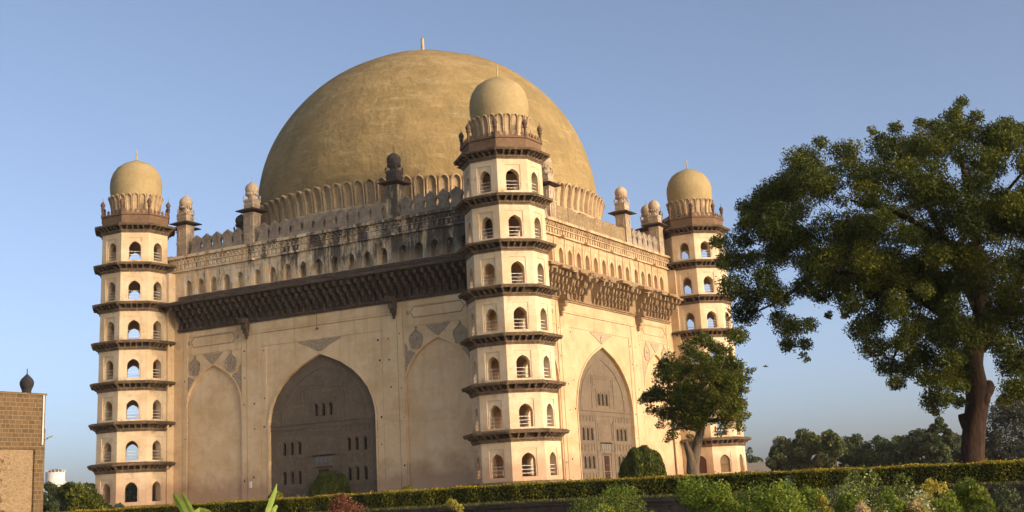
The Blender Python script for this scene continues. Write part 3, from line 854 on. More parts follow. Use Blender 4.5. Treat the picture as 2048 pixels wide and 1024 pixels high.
M_LEAF_FAR = leaf_mat('leaf_far_hazed', [(0, (.055, .075, .032)), (.6, (.10, .12, .042)), (1, (.20, .20, .065))], .2)  # greens lightened to paint in distance haze
M_LEAF_PALE = leaf_mat('leaf_pale', [(0, (.07, .095, .05)), (1, (.15, .17, .08))], .25)  # distance haze is put into these paler greens
M_LEAF_GREY = leaf_mat('leaf_greyish', [(0, (.06, .065, .045)), (.6, (.10, .10, .065)), (1, (.19, .16, .11))], .2)
def bark(a, b):
    def f(t, p):
        c = mix(t, ramp(t, noise(t, 2.2, 8, stretch=(3, 3, .5), rough=.7), B01(.35, .65)), a, b)
        t.links.new(c, p.inputs['Base Color']); bump(t, p, noise(t, 4, 10, stretch=(4, 4, .7), rough=.75), 1, .12)
    return f
M_BARK = mat('bark_dark', bark((.085, .047, .028), (.03, .018, .012)))
M_BARK2 = mat('bark_grey', bark((.26, .19, .12), (.13, .095, .065)))
M_CORE = mat('shrub_inside', lambda t, p: p.inputs.__getitem__('Base Color').__setattr__('default_value', (.02, .022, .008, 1)))

RS = np.random.RandomState(21)
def unit(n): v = RS.normal(size=(n, 3)); return v/np.linalg.norm(v, axis=1, keepdims=True)
def leaves(name, P, L, wd, m, parent=None, tone=None, droop=.35, along=None, up=0.0):
    """many small leaf blades: P centres, L lengths, wd width ratio"""
    n = len(P); L = np.broadcast_to(L, (n,))[:, None]
    d = unit(n); d[:, 2] -= droop
    if along is not None: d = d*.6+along
    d /= np.linalg.norm(d, axis=1, keepdims=True)
    s = np.cross(d, unit(n)+np.array([0, 0, up])); s /= np.linalg.norm(s, axis=1, keepdims=True)+1e-9
    V = np.empty((n, 4, 3)); V[:, 0] = P-d*L*.5; V[:, 2] = P+d*L*.5
    V[:, 1] = P+s*L*wd*.5-d*L*.05; V[:, 3] = P-s*L*wd*.5-d*L*.05
    me = bpy.data.meshes.new(name); me.vertices.add(n*4); me.loops.add(n*4); me.polygons.add(n)
    me.vertices.foreach_set('co', V.astype(np.float32).ravel())
    me.loops.foreach_set('vertex_index', np.arange(n*4, dtype=np.int32))
    me.polygons.foreach_set('loop_start', np.arange(0, n*4, 4, dtype=np.int32))
    me.polygons.foreach_set('loop_total', np.full(n, 4, dtype=np.int32))
    if tone is None: tone = RS.uniform(0, 1, n)
    at_ = me.attributes.new('tone', 'FLOAT', 'POINT'); at_.data.foreach_set('value', np.repeat(np.clip(tone, 0, 1), 4).astype(np.float32))
    me.materials.append(m); me.update(); me.validate()
    return link(name, me, parent)
def clump_leaves(Cn, Rr, per, shell=.55):
    """leaf centres in lumps; returns points, tone"""
    Cn = np.asarray(Cn, float); Rr = np.asarray(Rr, float)
    k = np.maximum(8, (per*(Rr/np.mean(Rr))**2).astype(int)); idx = np.repeat(np.arange(len(Cn)), k)
    u = unit(len(idx)); r = RS.uniform(shell, 1, len(idx))**.6*RS.choice([1, 1, .75, 1.18], len(idx))
    P = Cn[idx]+u*(Rr[idx]*r)[:, None]*np.array([1, 1, .78])
    ct = RS.normal(.46, .16, len(Cn)); tone = ct[idx]+RS.normal(0, .17, len(idx))
    return P, tone
def poly_inside(pt, poly):
    x, y = pt; c = False; j = len(poly)-1
    for i in range(len(poly)):
        (xi, yi), (xj, yj) = poly[i], poly[j]
        if (yi > y) != (yj > y) and x < (xj-xi)*(y-yi)/(yj-yi)+xi: c = not c
        j = i
    return c
def edge_dist(pt, poly):
    x, y = pt; best = 1e9
    for (x0, y0), (x1, y1) in zip(poly, poly[1:]+poly[:1]):
        l2 = (x1-x0)**2+(y1-y0)**2; t = max(0, min(1, ((x-x0)*(x1-x0)+(y-y0)*(y1-y0))/l2)); best = min(best, math.hypot(x-x0-t*(x1-x0), y-y0-t*(y1-y0)))
    return best
def fill_crown(poly, n, dist, rng, depth, step):
    xs_ = [p[0] for p in poly]; ys_ = [p[1] for p in poly]; out = []; px = []
    tries = 0
    while len(out) < n and tries < 40000:
        tries += 1
        q = (rng.uniform(min(xs_), max(xs_)), rng.uniform(min(ys_), max(ys_)))
        if not poly_inside(q, poly): continue
        e = edge_dist(q, poly); dm = depth*math.sqrt(min(1, e/step)*(2-min(1, e/step)))
        dd = dm*rng.choice((-1, -1, 1))*math.sqrt(rng.uniform(.12, 1))
        out.append(at(q[0], q[1], dist+dd)); px.append(q)
    return out
def limb(mb, pts, rad, dist, n=8, jit=0):
    P = []; 
    for q in pts: P.append(at(q[0], q[1], dist+(q[2] if len(q) > 2 else 0)))
    # smooth by inserting midpoints (Catmull-Rom)
    Q, R_ = [], []
    for i in range(len(P)-1):
        p0, p1, p2, p3 = P[max(i-1, 0)], P[i], P[i+1], P[min(i+2, len(P)-1)]
        for t in (0, .25, .5, .75):
            Q.append(.5*((2*p1)+(-p0+p2)*t+(2*p0-5*p1+4*p2-p3)*t*t+(-p0+3*p1-3*p2+p3)*t**3)); R_.append(rad[i]*(1-t)+rad[i+1]*t)
    Q.append(P[-1]); R_.append(rad[-1])
    mb.tube(Q, R_, n)

# ---- large tree at the right
DT = 64.0
big = empty('broad_tree', tuple(at(1945, 930, DT)*[1, 1, 0]+[0, 0, ground_z(*at(1945, 930, DT)[:2])]))
tag(big, 'large dark spreading tree with thick knobbly brown trunk behind the hedge', 'tree')
mb = MB()
limb(mb, [(1944, 960, 0), (1945, 905, 0), (1949, 850, 0), (1955, 790, 0), (1946, 730, 0), (1950, 680, 0), (1962, 610, 0), (1955, 500, 1), (1935, 380, 1), (1915, 280, 0)], [.66, .52, .49, .52, .45, .47, .32, .24, .15, .07], DT, 14)
limb(mb, [(1952, 700, 0), (1915, 645, -1), (1865, 610, -2), (1800, 575, -3), (1720, 530, -3), (1640, 500, -2), (1560, 470, -1)], [.42, .34, .28, .22, .17, .11, .05], DT, 10)
limb(mb, [(1958, 690, 0), (1995, 640, 1), (2040, 560, 1), (2090, 450, 0), (2140, 380, 0)], [.42, .33, .25, .16, .06], DT, 10)
limb(mb, [(1958, 620, 0), (1900, 500, 3), (1850, 400, 4), (1800, 330, 3)], [.3, .2, .14, .06], DT, 8)
limb(mb, [(1800, 575, -3), (1740, 560, -4), (1680, 545, -4.5), (1630, 548, -4.5), (1595, 575, -4.5), (1560, 600, -4.5), (1500, 630, -4)], [.2, .16, .13, .11, .085, .06, .03], DT, 8)
limb(mb, [(1955, 560, 1), (1880, 480, -3), (1800, 430, -4), (1700, 400, -4)], [.24, .17, .12, .05], DT, 8)
limb(mb, [(2040, 560, 1), (2100, 560, -3), (2200, 540, -4)], [.2, .15, .06], DT, 8)
limb(mb, [(1900, 640, -1), (1850, 660, -2.5), (1800, 690, -3), (1780, 740, -3)], [.2, .12, .07, .03], DT, 7)
limb(mb, [(1905, 500, 3), (1980, 420, 5), (2050, 340, 4)], [.18, .12, .05], DT, 7)
for pts, rad in (([(1952, 800, 0), (1968, 785, 0), (1977, 772, 0), (1980, 762, -.1)], [.34, .36, .30, .10]), ([(1945, 868, 0), (1934, 852, -.1), (1926, 838, -.1), (1922, 828, -.1)], [.30, .26, .20, .13]), ([(1962, 815, -.1), (1970, 800, -.2), (1975, 785, -.2)], [.2, .24, .14])):
    limb(mb, pts, rad, DT, 10)
def place_world(o, root):             # parent without moving
    o.parent = root; o.matrix_parent_inverse = Matrix.Translation(-Vector(root.location)); return o
rt = random.Random(5)
POLY = [(1452, 480), (1490, 425), (1552, 375), (1592, 320), (1650, 288), (1700, 300), (1780, 262), (1830, 262), (1890, 222), (1925, 215), (1970, 240), (2048, 243), (2160, 270), (2300, 380), (2350, 560),
        (2260, 700), (2120, 740), (2040, 700), (1990, 640), (1930, 610), (1870, 610), (1850, 640), (1790, 650), (1720, 590), (1660, 560), (1600, 520), (1540, 520), (1480, 545)]
cl = fill_crown(POLY, 400, DT, rt, 7.5, 170); rr = [rt.uniform(.45, .95) for _ in cl]; n_in = len(cl)
LOW = [(1540, 470), (1990, 470), (1985, 690), (1900, 690), (1790, 665), (1700, 605), (1560, 560)]
c2 = fill_crown(LOW, 42, DT-4.6, rt, 2.0, 60); cl += c2; rr += [rt.uniform(.5, .85) for _ in c2]
FR = [(1470, 575, 34), (1488, 625, 34), (1478, 672, 24), (1462, 520, 30), (1432, 488, 17), (1440, 528, 13), (1505, 590, 26), (1560, 600, 28), (1575, 655, 30), (1580, 690, 20), (1620, 648, 18), (1614, 690, 18), (1610, 715, 9),
      (1556, 635, 20), (1540, 575, 30), (1600, 572, 30), (1640, 592, 26), (1680, 582, 26), (1530, 555, 30), (1620, 530, 30), (1660, 560, 24), (1655, 630, 10), (1684, 632, 9), (1705, 610, 30), (1722, 660, 30), (1752, 690, 36), (1775, 735, 30), (1786, 766, 16), (1745, 650, 34), (1800, 690, 30), (1815, 740, 20), (1800, 765, 12), (1840, 700, 26), (1848, 755, 22), (1866, 800, 26), (1874, 825, 12),
      (1880, 760, 30), (1858, 725, 30), (1830, 715, 26), (1905, 745, 26), (1920, 715, 24), (1895, 795, 20), (1820, 665, 30), (1870, 660, 34), (1910, 650, 30), (1900, 720, 30), (1915, 770, 22), (1922, 800, 14), (1890, 680, 30), (1935, 735, 15), (2010, 690, 30), (2025, 735, 30), (2030, 775, 28), (2012, 800, 16), (2048, 720, 34), (2060, 780, 30),
      (1919, 206, 15), (1908, 228, 18), (1950, 230, 18), (1744, 262, 11), (1760, 276, 13), (1592, 322, 17), (1640, 286, 16), (1612, 330, 18), (1486, 415, 16), (1498, 440, 20), (1552, 372, 14), (1795, 255, 16), (2015, 248, 18), (1840, 245, 12)]
for x, y, r in FR:
    for k in range(2): cl.append(at(x+rt.uniform(-5, 5), y+rt.uniform(-5, 5), DT-3.5+rt.uniform(-2.2, 2.2))); rr.append(r*.0235*rt.uniform(.85, 1.1))
P, tone = clump_leaves(cl, rr, 680, .2)
# twigs inside the crown
for i in range(0, n_in, 3):
    a = np.array(cl[i]); b = a+(np.array(at(1950, 640, DT))-a)*rt.uniform(.12, .3)
    mb.tube([b, (a+b)/2+np.array([0, 0, .15]), a], [.02, .016, .008], 4)
place_world(mb.build('trunk', M_BARK, None, True), big)
place_world(leaves('crown', P, RS.uniform(.08, .21, len(P)), .36, M_LEAF_BIG, None, tone, droop=.45), big)

# ---- smaller tree in front of the east wall
DS = 80.0
sm = empty('small_tree', tuple(at(1388, 950, DS)*[1, 1, 0]+[0, 0, ground_z(*at(1388, 950, DS)[:2])]))
tag(sm, 'small bushy tree with leaning grey forked trunk in front of the sunlit wall', 'tree')
mb = MB()
limb(mb, [(1386, 962, 0), (1387, 930, 0), (1394, 890, 0), (1402, 858, 0), (1406, 820, 0), (1404, 770, 0), (1406, 715, 0)], [.44, .34, .28, .22, .15, .1, .04], DS, 12)
limb(mb, [(1384, 945, 0), (1381, 915, -.2), (1374, 893, -.3), (1371, 884, -.3)], [.34, .24, .17, .12], DS, 9)
for pts, rad in (([(1403, 850, 0), (1370, 815, -1), (1330, 800, -1.5), (1295, 795, -2)], [.17, .12, .08, .03]), ([(1405, 835, 0), (1440, 800, 1), (1475, 770, 1), (1495, 745, 1)], [.17, .12, .08, .03]),
                 ([(1405, 810, 0), (1370, 760, 1.5), (1345, 720, 2)], [.13, .09, .03]), ([(1405, 790, 0), (1435, 750, -1.5), (1450, 710, -2)], [.12, .08, .03]), ([(1403, 845, 0), (1440, 840, -1.5), (1475, 840, -2)], [.11, .08, .03]),
                 ([(1398, 862, 0), (1360, 855, -1), (1335, 862, -1.2)], [.1, .07, .03])): limb(mb, pts, rad, DS, 7)
POLY = [(1405, 678), (1432, 690), (1462, 722), (1490, 745), (1482, 790), (1484, 835), (1460, 850), (1425, 850), (1390, 855), (1355, 852), (1318, 830), (1292, 800), (1312, 768), (1322, 735), (1352, 712), (1378, 684)]
cl = fill_crown(POLY, 185, DS, rt, 3.0, 70); rr = [rt.uniform(.35, .62) for _ in cl]
for x, y, r in [(1404, 672, 12), (1500, 742, 10), (1508, 738, 6), (1494, 760, 12), (1492, 780, 10), (1488, 812, 10), (1496, 830, 8), (1480, 855, 12), (1440, 862, 14), (1345, 868, 14), (1335, 880, 9), (1300, 820, 12), (1284, 802, 10), (1290, 790, 10), (1316, 745, 12), (1340, 712, 12), (1375, 685, 12), (1320, 850, 12), (1460, 700, 9), (1465, 715, 10), (1380, 872, 8)]:
    cl.append(at(x, y, DS-.8+rt.uniform(-.8, .8))); rr.append(r*.030)
P, tone = clump_leaves(cl, rr, 230, .3)
place_world(mb.build('trunk', M_BARK2, None, True), sm)
place_world(leaves('crown', P, RS.uniform(.09, .21, len(P)), .45, M_LEAF_SMALL, None, tone, droop=.2), sm)

# ---- clipped hedge on the lawn edge, along y = -80
def hedge_top(x): return -1.13-max(0, (x-58)*.0148)
mb = MB()
HX0, HX1 = -6.0, 96.0
n = 60
for i in range(n):
    a, b = HX0+(HX1-HX0)*i/n, HX0+(HX1-HX0)*(i+1)/n
    for (ya, za, yb, zb) in ((-80.3, None, -80.35, -.06), (-80.35, -.06, -79.3, -.06)):
        z0 = lambda x: hedge_top(x)-.9 if za is None else hedge_top(x)+za
        mb.face([(a, ya, z0(a)), (b, ya, z0(b)), (b, yb, hedge_top(b)+zb), (a, yb, hedge_top(a)+zb)])
def hedge_leaves():
    n1, n2 = 60000, 36000
    x = RS.uniform(HX0, HX1, n1); k = RS.uniform(0, 1, n1)**.8; lump = .06*np.sin(x*2.3)+.05*np.sin(x*5.1+1)
    top = np.array([hedge_top(v) for v in x])
    A = np.stack([x, -80.38+lump*.8-RS.uniform(-.06, .10, n1), top-.80+.80*k], 1)
    x2 = RS.uniform(HX0, HX1, n2); top2 = np.array([hedge_top(v) for v in x2])+.025*np.sin(x2*1.7)+.02*np.sin(x2*4.3)
    Bq = np.stack([x2, RS.uniform(-80.4, -79.3, n2), top2+RS.uniform(-.06, .05, n2)+(RS.uniform(0, 1, n2) > .97)*RS.uniform(0, .13, n2)], 1)
    tone = np.concatenate([RS.normal(.34, .20, n1)+.10*np.sin(x*.9)+.25*(k > .93), RS.normal(.84, .15, n2)])
    return np.concatenate([A, Bq]), tone
P, tone = hedge_leaves()
hd = empty('hedge', (45, -80, -2)); tag(hd, 'long low clipped green and yellow hedge along the lawn edge', 'hedge')
place_world(mb.build('branch_core', M_CORE), hd)
place_world(leaves('foliage', P, RS.uniform(.06, .13, len(P)), .6, M_LEAF_HEDGE, None, tone, droop=0, up=.5), hd)
# retaining wall in near-black masonry with a thin coping below the hedge
mb = MB(); r2 = random.Random(9); x = -20.0
def wall_top(x): return hedge_top(x)-.88
while x < 110:
    l = 1.6; a, b = x, x+l
    mb.face([(a, -81.2, -3.8), (b, -81.2, -3.8), (b, -81.15, wall_top(b)-.16), (a, -81.15, wall_top(a)-.16)])
    d = .1+r2.uniform(-.02, .02)
    for z0, z1, yy in ((-.16, 0, -81.15-d),):
        mb.face([(a, yy, wall_top(a)+z0), (b, yy, wall_top(b)+z0), (b, yy, wall_top(b)+z1), (a, yy, wall_top(a)+z1)], 0)
        mb.face([(a, yy, wall_top(a)+z1), (b, yy, wall_top(b)+z1), (b, -80.7, wall_top(b)+z1+.01), (a, -80.7, wall_top(a)+z1+.01)], 0)
        mb.face([(a, -81.15, wall_top(a)+z0), (b, -81.15, wall_top(b)+z0), (b, yy, wall_top(b)+z0), (a, yy, wall_top(a)+z0)], 0)
    x += l
def dark_blocks(t, p):  # near-black block and joint colours over the whole wall
    br = N(t, 'ShaderNodeTexBrick'); br.inputs['Scale'].default_value = 1.0
    mp = N(t, 'ShaderNodeMapping'); mp.inputs['Rotation'].default_value = (math.radians(90), 0, 0)
    t.links.new(N(t, 'ShaderNodeTexCoord').outputs['Object'], mp.inputs['Vector']); t.links.new(mp.outputs['Vector'], br.inputs['Vector'])
    br.inputs['Color1'].default_value = (.055, .042, .03, 1); br.inputs['Color2'].default_value = (.035, .028, .022, 1); br.inputs['Mortar'].default_value = (.02, .016, .012, 1)
    br.inputs['Brick Width'].default_value = .7; br.inputs['Row Height'].default_value = .35; br.inputs['Mortar Size'].default_value = .02
    c = mix(t, ramp(t, noise(t, 2.5, 8), B01(.45, .7)), br.outputs['Color'], (.06, .05, .035))
    t.links.new(c, p.inputs['Base Color']); bump(t, p, noise(t, 6, 8), .7, .06)
M_RETAIN = mat('dark_block_wall', dark_blocks)
rw = mb.build('retaining_wall', M_RETAIN); tag(rw, 'dark low stone retaining wall below the clipped hedge', 'wall')
# grass tufts on the ledge between hedge and wall
n = 26000; x = RS.uniform(-10, 96, n); P = np.stack([x, RS.uniform(-81.15, -80.45, n), np.array([wall_top(v) for v in x])+RS.uniform(.0, .10, n)], 1)
g = leaves('grass', P, RS.uniform(.08, .24, n), .18, leaf_mat('ledge_grass', [(0, (.07, .085, .02)), (.6, (.16, .15, .04)), (1, (.30, .26, .10))], .25), None, RS.uniform(0, 1, n), droop=-1.2)
tag(g, 'strip of short grass on the ledge under the hedge', 'grass', kind='stuff')

# ---- shrubs
def shrub(name, label, cat, px, py, wpx, d, m, n, leaf, zg=None, hfac=1.0, droop=.1, wd=.55, group=None, core=True, lumps=26, shape='round', zb=None):
    """a leafy shrub; (px, py) is the top, wpx its width in the photograph, d its distance"""
    top = at(px, py, d); r = wpx/FPX*d*.5*1.0; gz = ground_z(top[0], top[1]) if zb is None else zb; n = int(n*1.5) if shape == 'dome' else int(n*3.2); leaf = leaf if shape == 'dome' or d > 60 else leaf*.68
    h = max(top[2]-gz, .25); root = empty(name, (top[0], top[1], gz)); tag(root, label, cat, group)
    if shape == 'dome':
        u = unit(n); u[:, 2] = np.abs(u[:, 2])**.8
        Pn = u*np.array([r, r, h])*(1+RS.normal(0, .018, n)+.035*np.sin(u[:, 0]*9+u[:, 1]*7))[:, None]
        along = np.stack([u[:, 0]*.4, u[:, 1]*.4, -np.ones(n)*.9], 1)
        fo = leaves('foliage', Pn, RS.uniform(.7, 1.3, n)*leaf, wd, m, root, np.clip(RS.normal(.45, .22, n), 0, 1), along=along)
        mb = MB(); mb.lathe([(r*.93*math.cos(a), h*.93*math.sin(a)) for a in [i*math.pi/2/8 for i in range(9)]], 18); mb.build('branch_core', M_CORE, root)
        return root
    u = unit(lumps); u[:, 2] = np.abs(u[:, 2])
    cc = u*np.array([r*.72, r*.72, h*.70]); cc[:, 2] += h*.06
    extra = unit(lumps//2); extra[:, 2] = np.abs(extra[:, 2])*.4; cc = np.concatenate([cc, extra*np.array([r*.6, r*.6, h*.5])])
    R_ = RS.uniform(.22, .36, len(cc))*min(r, h*.9)
    k = RS.randint(0, len(cc), n); q = unit(n)*(RS.uniform(.35, 1.05, n)**.5)[:, None]*R_[k][:, None]
    Pn = cc[k]+q; Pn[:, 2] = np.maximum(Pn[:, 2], .03)
    ct = RS.normal(.48, .17, len(cc)); tone = ct[k]+RS.normal(0, .2, n)
    Pn[:, 2] *= h/np.percentile(Pn[:, 2], 97.5); Pn[:, :2] *= r/np.percentile(np.abs(Pn[:, 0]), 95); cc = cc*.9
    leaves('foliage', Pn, RS.uniform(.65, 1.3, n)*leaf, wd, m, root, tone, droop=droop, up=.4)
    mb = MB()
    for i in range(7):
        a = 2*math.pi*i/7; e = cc[i % len(cc)]
        mb.tube([(.06*math.cos(a), .06*math.sin(a), -.05), e*.5+np.array([0, 0, .1]), e], [.025, .018, .008], 5)
    mb.build('stem', M_BARK2, root)
    return root
shrub('topiary_bush', 'rounded weeping topiary bush standing before the shaded great arch', 'bush', 660, 946, 80, 143, M_LEAF_TOP, 9000, .42, droop=.9, wd=.3, shape='dome')
shrub('topiary_bush', 'sunlit rounded topiary bush before the sunlit grey arch', 'bush', 1283, 897, 88, 106, M_LEAF_TOP, 10000, .34, droop=.9, wd=.3, shape='dome')
shrub('clipped_shrub', 'tiny clipped green ball at the foot of the shaded plaster pilasters', 'bush', 815, 973, 26, 128, M_LEAF_HEDGE, 1500, .16, shape='dome')
shrub('clipped_shrub', 'small bright clipped ball just left of the shaded great arch', 'bush', 551, 984, 34, 128, M_LEAF_HEDGE, 1800, .18, shape='dome')
shrub('clipped_shrub', 'flat clipped green ball left of a tower doorway, leftmost by the tower foot', 'bush', 211, 1008, 30, 120, M_LEAF_TOP, 1800, .18, shape='dome')
shrub('clipped_shrub', 'small bluish green clipped ball under the open tower archway', 'bush', 238, 1008, 25, 119, M_LEAF_BLUE, 1500, .16, shape='dome')
shrub('garden_bush', 'dense dark green bush between the stone gatehouse and the left tower', 'bush', 157, 974, 70, 118, M_LEAF_TOP, 5000, .3, wd=.5)
shrub('garden_bush', 'dark shadowed bush at the foot of the stone gatehouse', 'bush', 98, 972, 32, 92, M_LEAF_FAR, 2500, .22)
shrub('garden_bush', 'pale hazy bush under the white water tank', 'bush', 128, 978, 50, 170, M_LEAF_PALE, 3000, .4)
# beds at the foot of the retaining wall, about twenty metres from the eye
S_ = lambda *a, **k: shrub('flower_shrub', *a, **k)
S_('low leafy green filler shrub between the two tall bright green shrubs', 'shrub', 1472, 994, 110, 23, M_LEAF_BUSH, 3500, .07)
S_('yellow green low shrub right of the second bright green shrub', 'shrub', 1618, 986, 90, 23, M_LEAF_BUSH, 3500, .07)
S_('low fresh green shrub under the large white flecked shrub', 'shrub', 1700, 998, 90, 20, M_LEAF_BUSH, 3000, .065)
S_('low fresh green shrub between the yellow and the pink crotons', 'shrub', 1780, 1000, 80, 20, M_LEAF_BUSH, 3000, .065)
S_('green low shrub at the lower edge right of the yellow shrub', 'shrub', 1898, 1000, 80, 21, M_LEAF_LOW, 2800, .065)
S_('low spreading dull green shrub at the left end of the flower bed', 'shrub', 1225, 990, 190, 27, M_LEAF_LOW, 6500, .07)
S_('bright green broad leafed shrub, tallest in the bed, below the topiary bush', 'shrub', 1400, 974, 150, 22, M_LEAF_BUSH, 6500, .075)
S_('bright green leafy shrub in the middle of the bed beside the tall one', 'shrub', 1540, 988, 170, 21, M_LEAF_BUSH, 6500, .075)
S_('shrub with white flecked leaves in the middle of the flower bed', 'shrub', 1730, 968, 130, 24, M_LEAF_VAR, 6500, .065)
S_('second shrub with small white flecks, right of the larger flecked one', 'shrub', 1815, 980, 90, 24, M_LEAF_VAR, 3500, .06)
S_('glowing yellow leaved shrub rising behind the white flecked shrubs', 'shrub', 1868, 970, 62, 25, M_LEAF_YEL, 2600, .065)
S_('small orange yellow shrub in front of the bright green shrub', 'shrub', 1645, 1000, 44, 20, M_LEAF_YEL, 1300, .06)
S_('pinkish yellow croton at the lower edge under the flecked shrub', 'shrub', 1722, 1014, 52, 19, M_LEAF_PINK, 1300, .06)
S_('yellow and pink croton at the lower edge under the yellow shrub', 'shrub', 1832, 1007, 62, 20, M_LEAF_PINK, 2000, .065)
S_('rich green upright shrub with pink tips near the bare dark wall', 'shrub', 1938, 978, 84, 22, M_LEAF_LOW, 4200, .075)
S_('dark sprawling plant at the right end against the stone wall', 'shrub', 2010, 988, 90, 26, M_LEAF_FAR, 1300, .10)
S_('thin feathery grey green plant rising above the bright shrubs', 'shrub', 1582, 962, 48, 30, M_LEAF_BLUE, 500, .12, wd=.2)
S_('tiny bluish plant against the hedge foot', 'shrub', 1694, 962, 20, 34, M_LEAF_BLUE, 250, .09)
S_('red brown leaved croton shrub below the hedge', 'shrub', 697, 1006, 120, 30, M_LEAF_RED, 4200, .085)
S_('small bright yellow green shrub below the hedge, right of the red shrub', 'shrub', 908, 1007, 46, 30, M_LEAF_YEL, 1500, .07)

# ---- long green blades close to the eye, lower left
def blade_plant(label, blades, d):
    c = at(blades[0][0][0][0], 1060, d); root = empty('strap_leaf_plant', (c[0], c[1], -3.65)); tag(root, label, 'plant')
    for pts, wpx in blades:
        mb = MB(); Q = [at(x, y, d+(.0 if len(q) == 0 else q[0])) for x, y, *q in pts]; n = len(Q); rows = []
        for i, p in enumerate(Q):
            t = i/(n-1); w_ = wpx/FPX*d*.5*(math.sin(math.pi*min(1, .22+.78*t))**.7 if t > .02 else .5)
            dr = Q[min(i+1, n-1)]-Q[max(i-1, 0)]; dr /= np.linalg.norm(dr)
            s = np.cross(dr, FWD+.5*UPV); s /= np.linalg.norm(s); nn = np.cross(s, dr)
            rows.append([p-s*w_, p+nn*w_*.35, p+s*w_, p-nn*w_*.15])
        for a, b in zip(rows, rows[1:]):
            for k in range(4): mb.face([a[k], a[(k+1) % 4], b[(k+1) % 4], b[k]])
        o = mb.build('leaf', M_BLADE, None, True); place_world(o, root)
    # stem down to the bed
    mb = MB(); p = at(blades[0][0][0][0], blades[0][0][0][1], d); mb.tube([(c[0], c[1], -3.7), (p[0], p[1], (p[2]-3.7)/2), p], [.05, .045, .03], 7); place_world(mb.build('stem', M_BLADE), root)
M_BLADE = mat('blade_green', rough_stone((.24, .30, .055), (.19, .26, .045), (.32, .36, .09), sc=4, bs=.1), .45)
blade_plant('group of broad light green strap leaves rising at the lower left', [
    ([(378, 1060), (370, 1026), (360, 1006), (350, 991), (346, 988)], 17), ([(384, 1062), (384, 1024), (374, 1004), (366, 988), (362, 984)], 11),
    ([(384, 1062), (388, 1028), (400, 1020), (418, 1023), (432, 1032)], 14)], 9.5)
blade_plant('pair of narrow light green leaves rising before the shaded great arch', [
    ([(528, 1062), (536, 1022), (543, 1002), (550, 984), (554, 966)], 11), ([(540, 1062), (545, 1030), (549, 1018), (553, 1012), (554, 1010)], 9)], 9.5)

# ---- far trees beyond the lawn
def far_tree(label, px, py, wpx, d, m=M_LEAF_FAR, n=16000, leaf=.32, group='trees beyond the lawn', name='distant_tree', base=None):
    top = at(px, py, d); r = wpx/FPX*d*.5; gz = ground_z(top[0], top[1]); h = top[2]-gz
    root = empty(name, (top[0], top[1], gz)); tag(root, label, 'tree', group)
    L = 60; u = unit(L)*RS.uniform(.55, 1, (L, 1)); cc = u*np.array([r*.95, r*.95, h*.44]); cc[:, 2] += h*.46; cc[:, :2] *= (1.12-.5*np.clip(cc[:, 2:]/h, 0, 1)**1.5); R_ = RS.uniform(.16, .36, L)*min(r, h*.6)
    k = RS.randint(0, L, n); Pn = cc[k]+unit(n)*(RS.uniform(.3, 1.1, n)**.5)[:, None]*R_[k][:, None]*np.array([1, 1, .9])
    Pn[:, 2] = np.clip(Pn[:, 2], .1, None)
    leaves('crown', Pn, RS.uniform(.6, 1.3, n)*leaf, .6, m, root, RS.normal(.45, .2, L)[k]+RS.normal(0, .18, n), droop=.1, up=.4)
    mb = MB(); mb.tube([(0, 0, -.3), (.1, .05, h*.4), (0, .1, h*.75)], [.05*h*.6, .03*h*.6, .012*h], 7); mb.build('trunk', M_BARK, root)
for (lb, px, py, wp, d) in (('dark rounded tree at the left end of the distant tree row', 1565, 868, 70, 190), ('tall leafy tree with two crown tips, left part of the distant row', 1612, 850, 90, 180), ('bright leafy tree next to the two tipped one in the distant row', 1662, 850, 62, 176),
                            ('low dark tree filling a dip of the distant row', 1704, 866, 70, 190), ('dark round tree in the middle of the distant row', 1755, 868, 80, 185), ('low shadowed tree right of the middle of the distant row', 1800, 864, 70, 190),
                            ('spreading tree near the right end of the distant row', 1835, 858, 80, 182), ('tallest slim conical tree of the distant row, left of the thick trunk', 1868, 822, 60, 178), ('rounded tree half hidden by the thick brown trunk', 1908, 862, 70, 186), ('low dark tree just right of the thick brown trunk', 1985, 895, 80, 190)):
    far_tree(lb, px, py, wp, d)
far_tree('greyish feathery tree right of the thick trunk at the picture edge', 2030, 785, 150, 120, M_LEAF_GREY, 22000, .2, None, 'feathery_tree')
far_tree('pale hazy tree right of the far corner tower', 1496, 893, 50, 230, M_LEAF_PALE, 8000, .3, None, 'distant_tree')
far_tree('dark tree seen through the open archway of the left tower', 262, 962, 130, 215, M_LEAF_FAR, 12000, .35, None, 'distant_tree')

# ---- low boundary wall right of the far tower
mb = MB(); a, b = at(1494, 934, 200), at(1545, 932, 200); z0, z1 = -3.0, at(1515, 925, 200)[2]
dx = b-a; dx[2] = 0; Lw = np.linalg.norm(dx); dx /= Lw; ny = np.array([dx[1], -dx[0], 0]); c = (a+b)/2
mb.obox((c[0], c[1], (z0+z1)/2), dx, ny, (0, 0, 1), Lw/2, .2, (z1-z0)/2)
for i in range(3): q = a+dx*Lw*i/2; mb.obox((q[0], q[1], (z0+z1)/2+.1), dx, ny, (0, 0, 1), .2, .23, (z1-z0)/2+.1)
tag(mb.build('boundary_wall', mat('boundary_wall_plaster', rough_stone((.36, .32, .28), (.27, .24, .21), (.42, .38, .33)))), 'low grey boundary wall far beyond the right tower', 'wall')

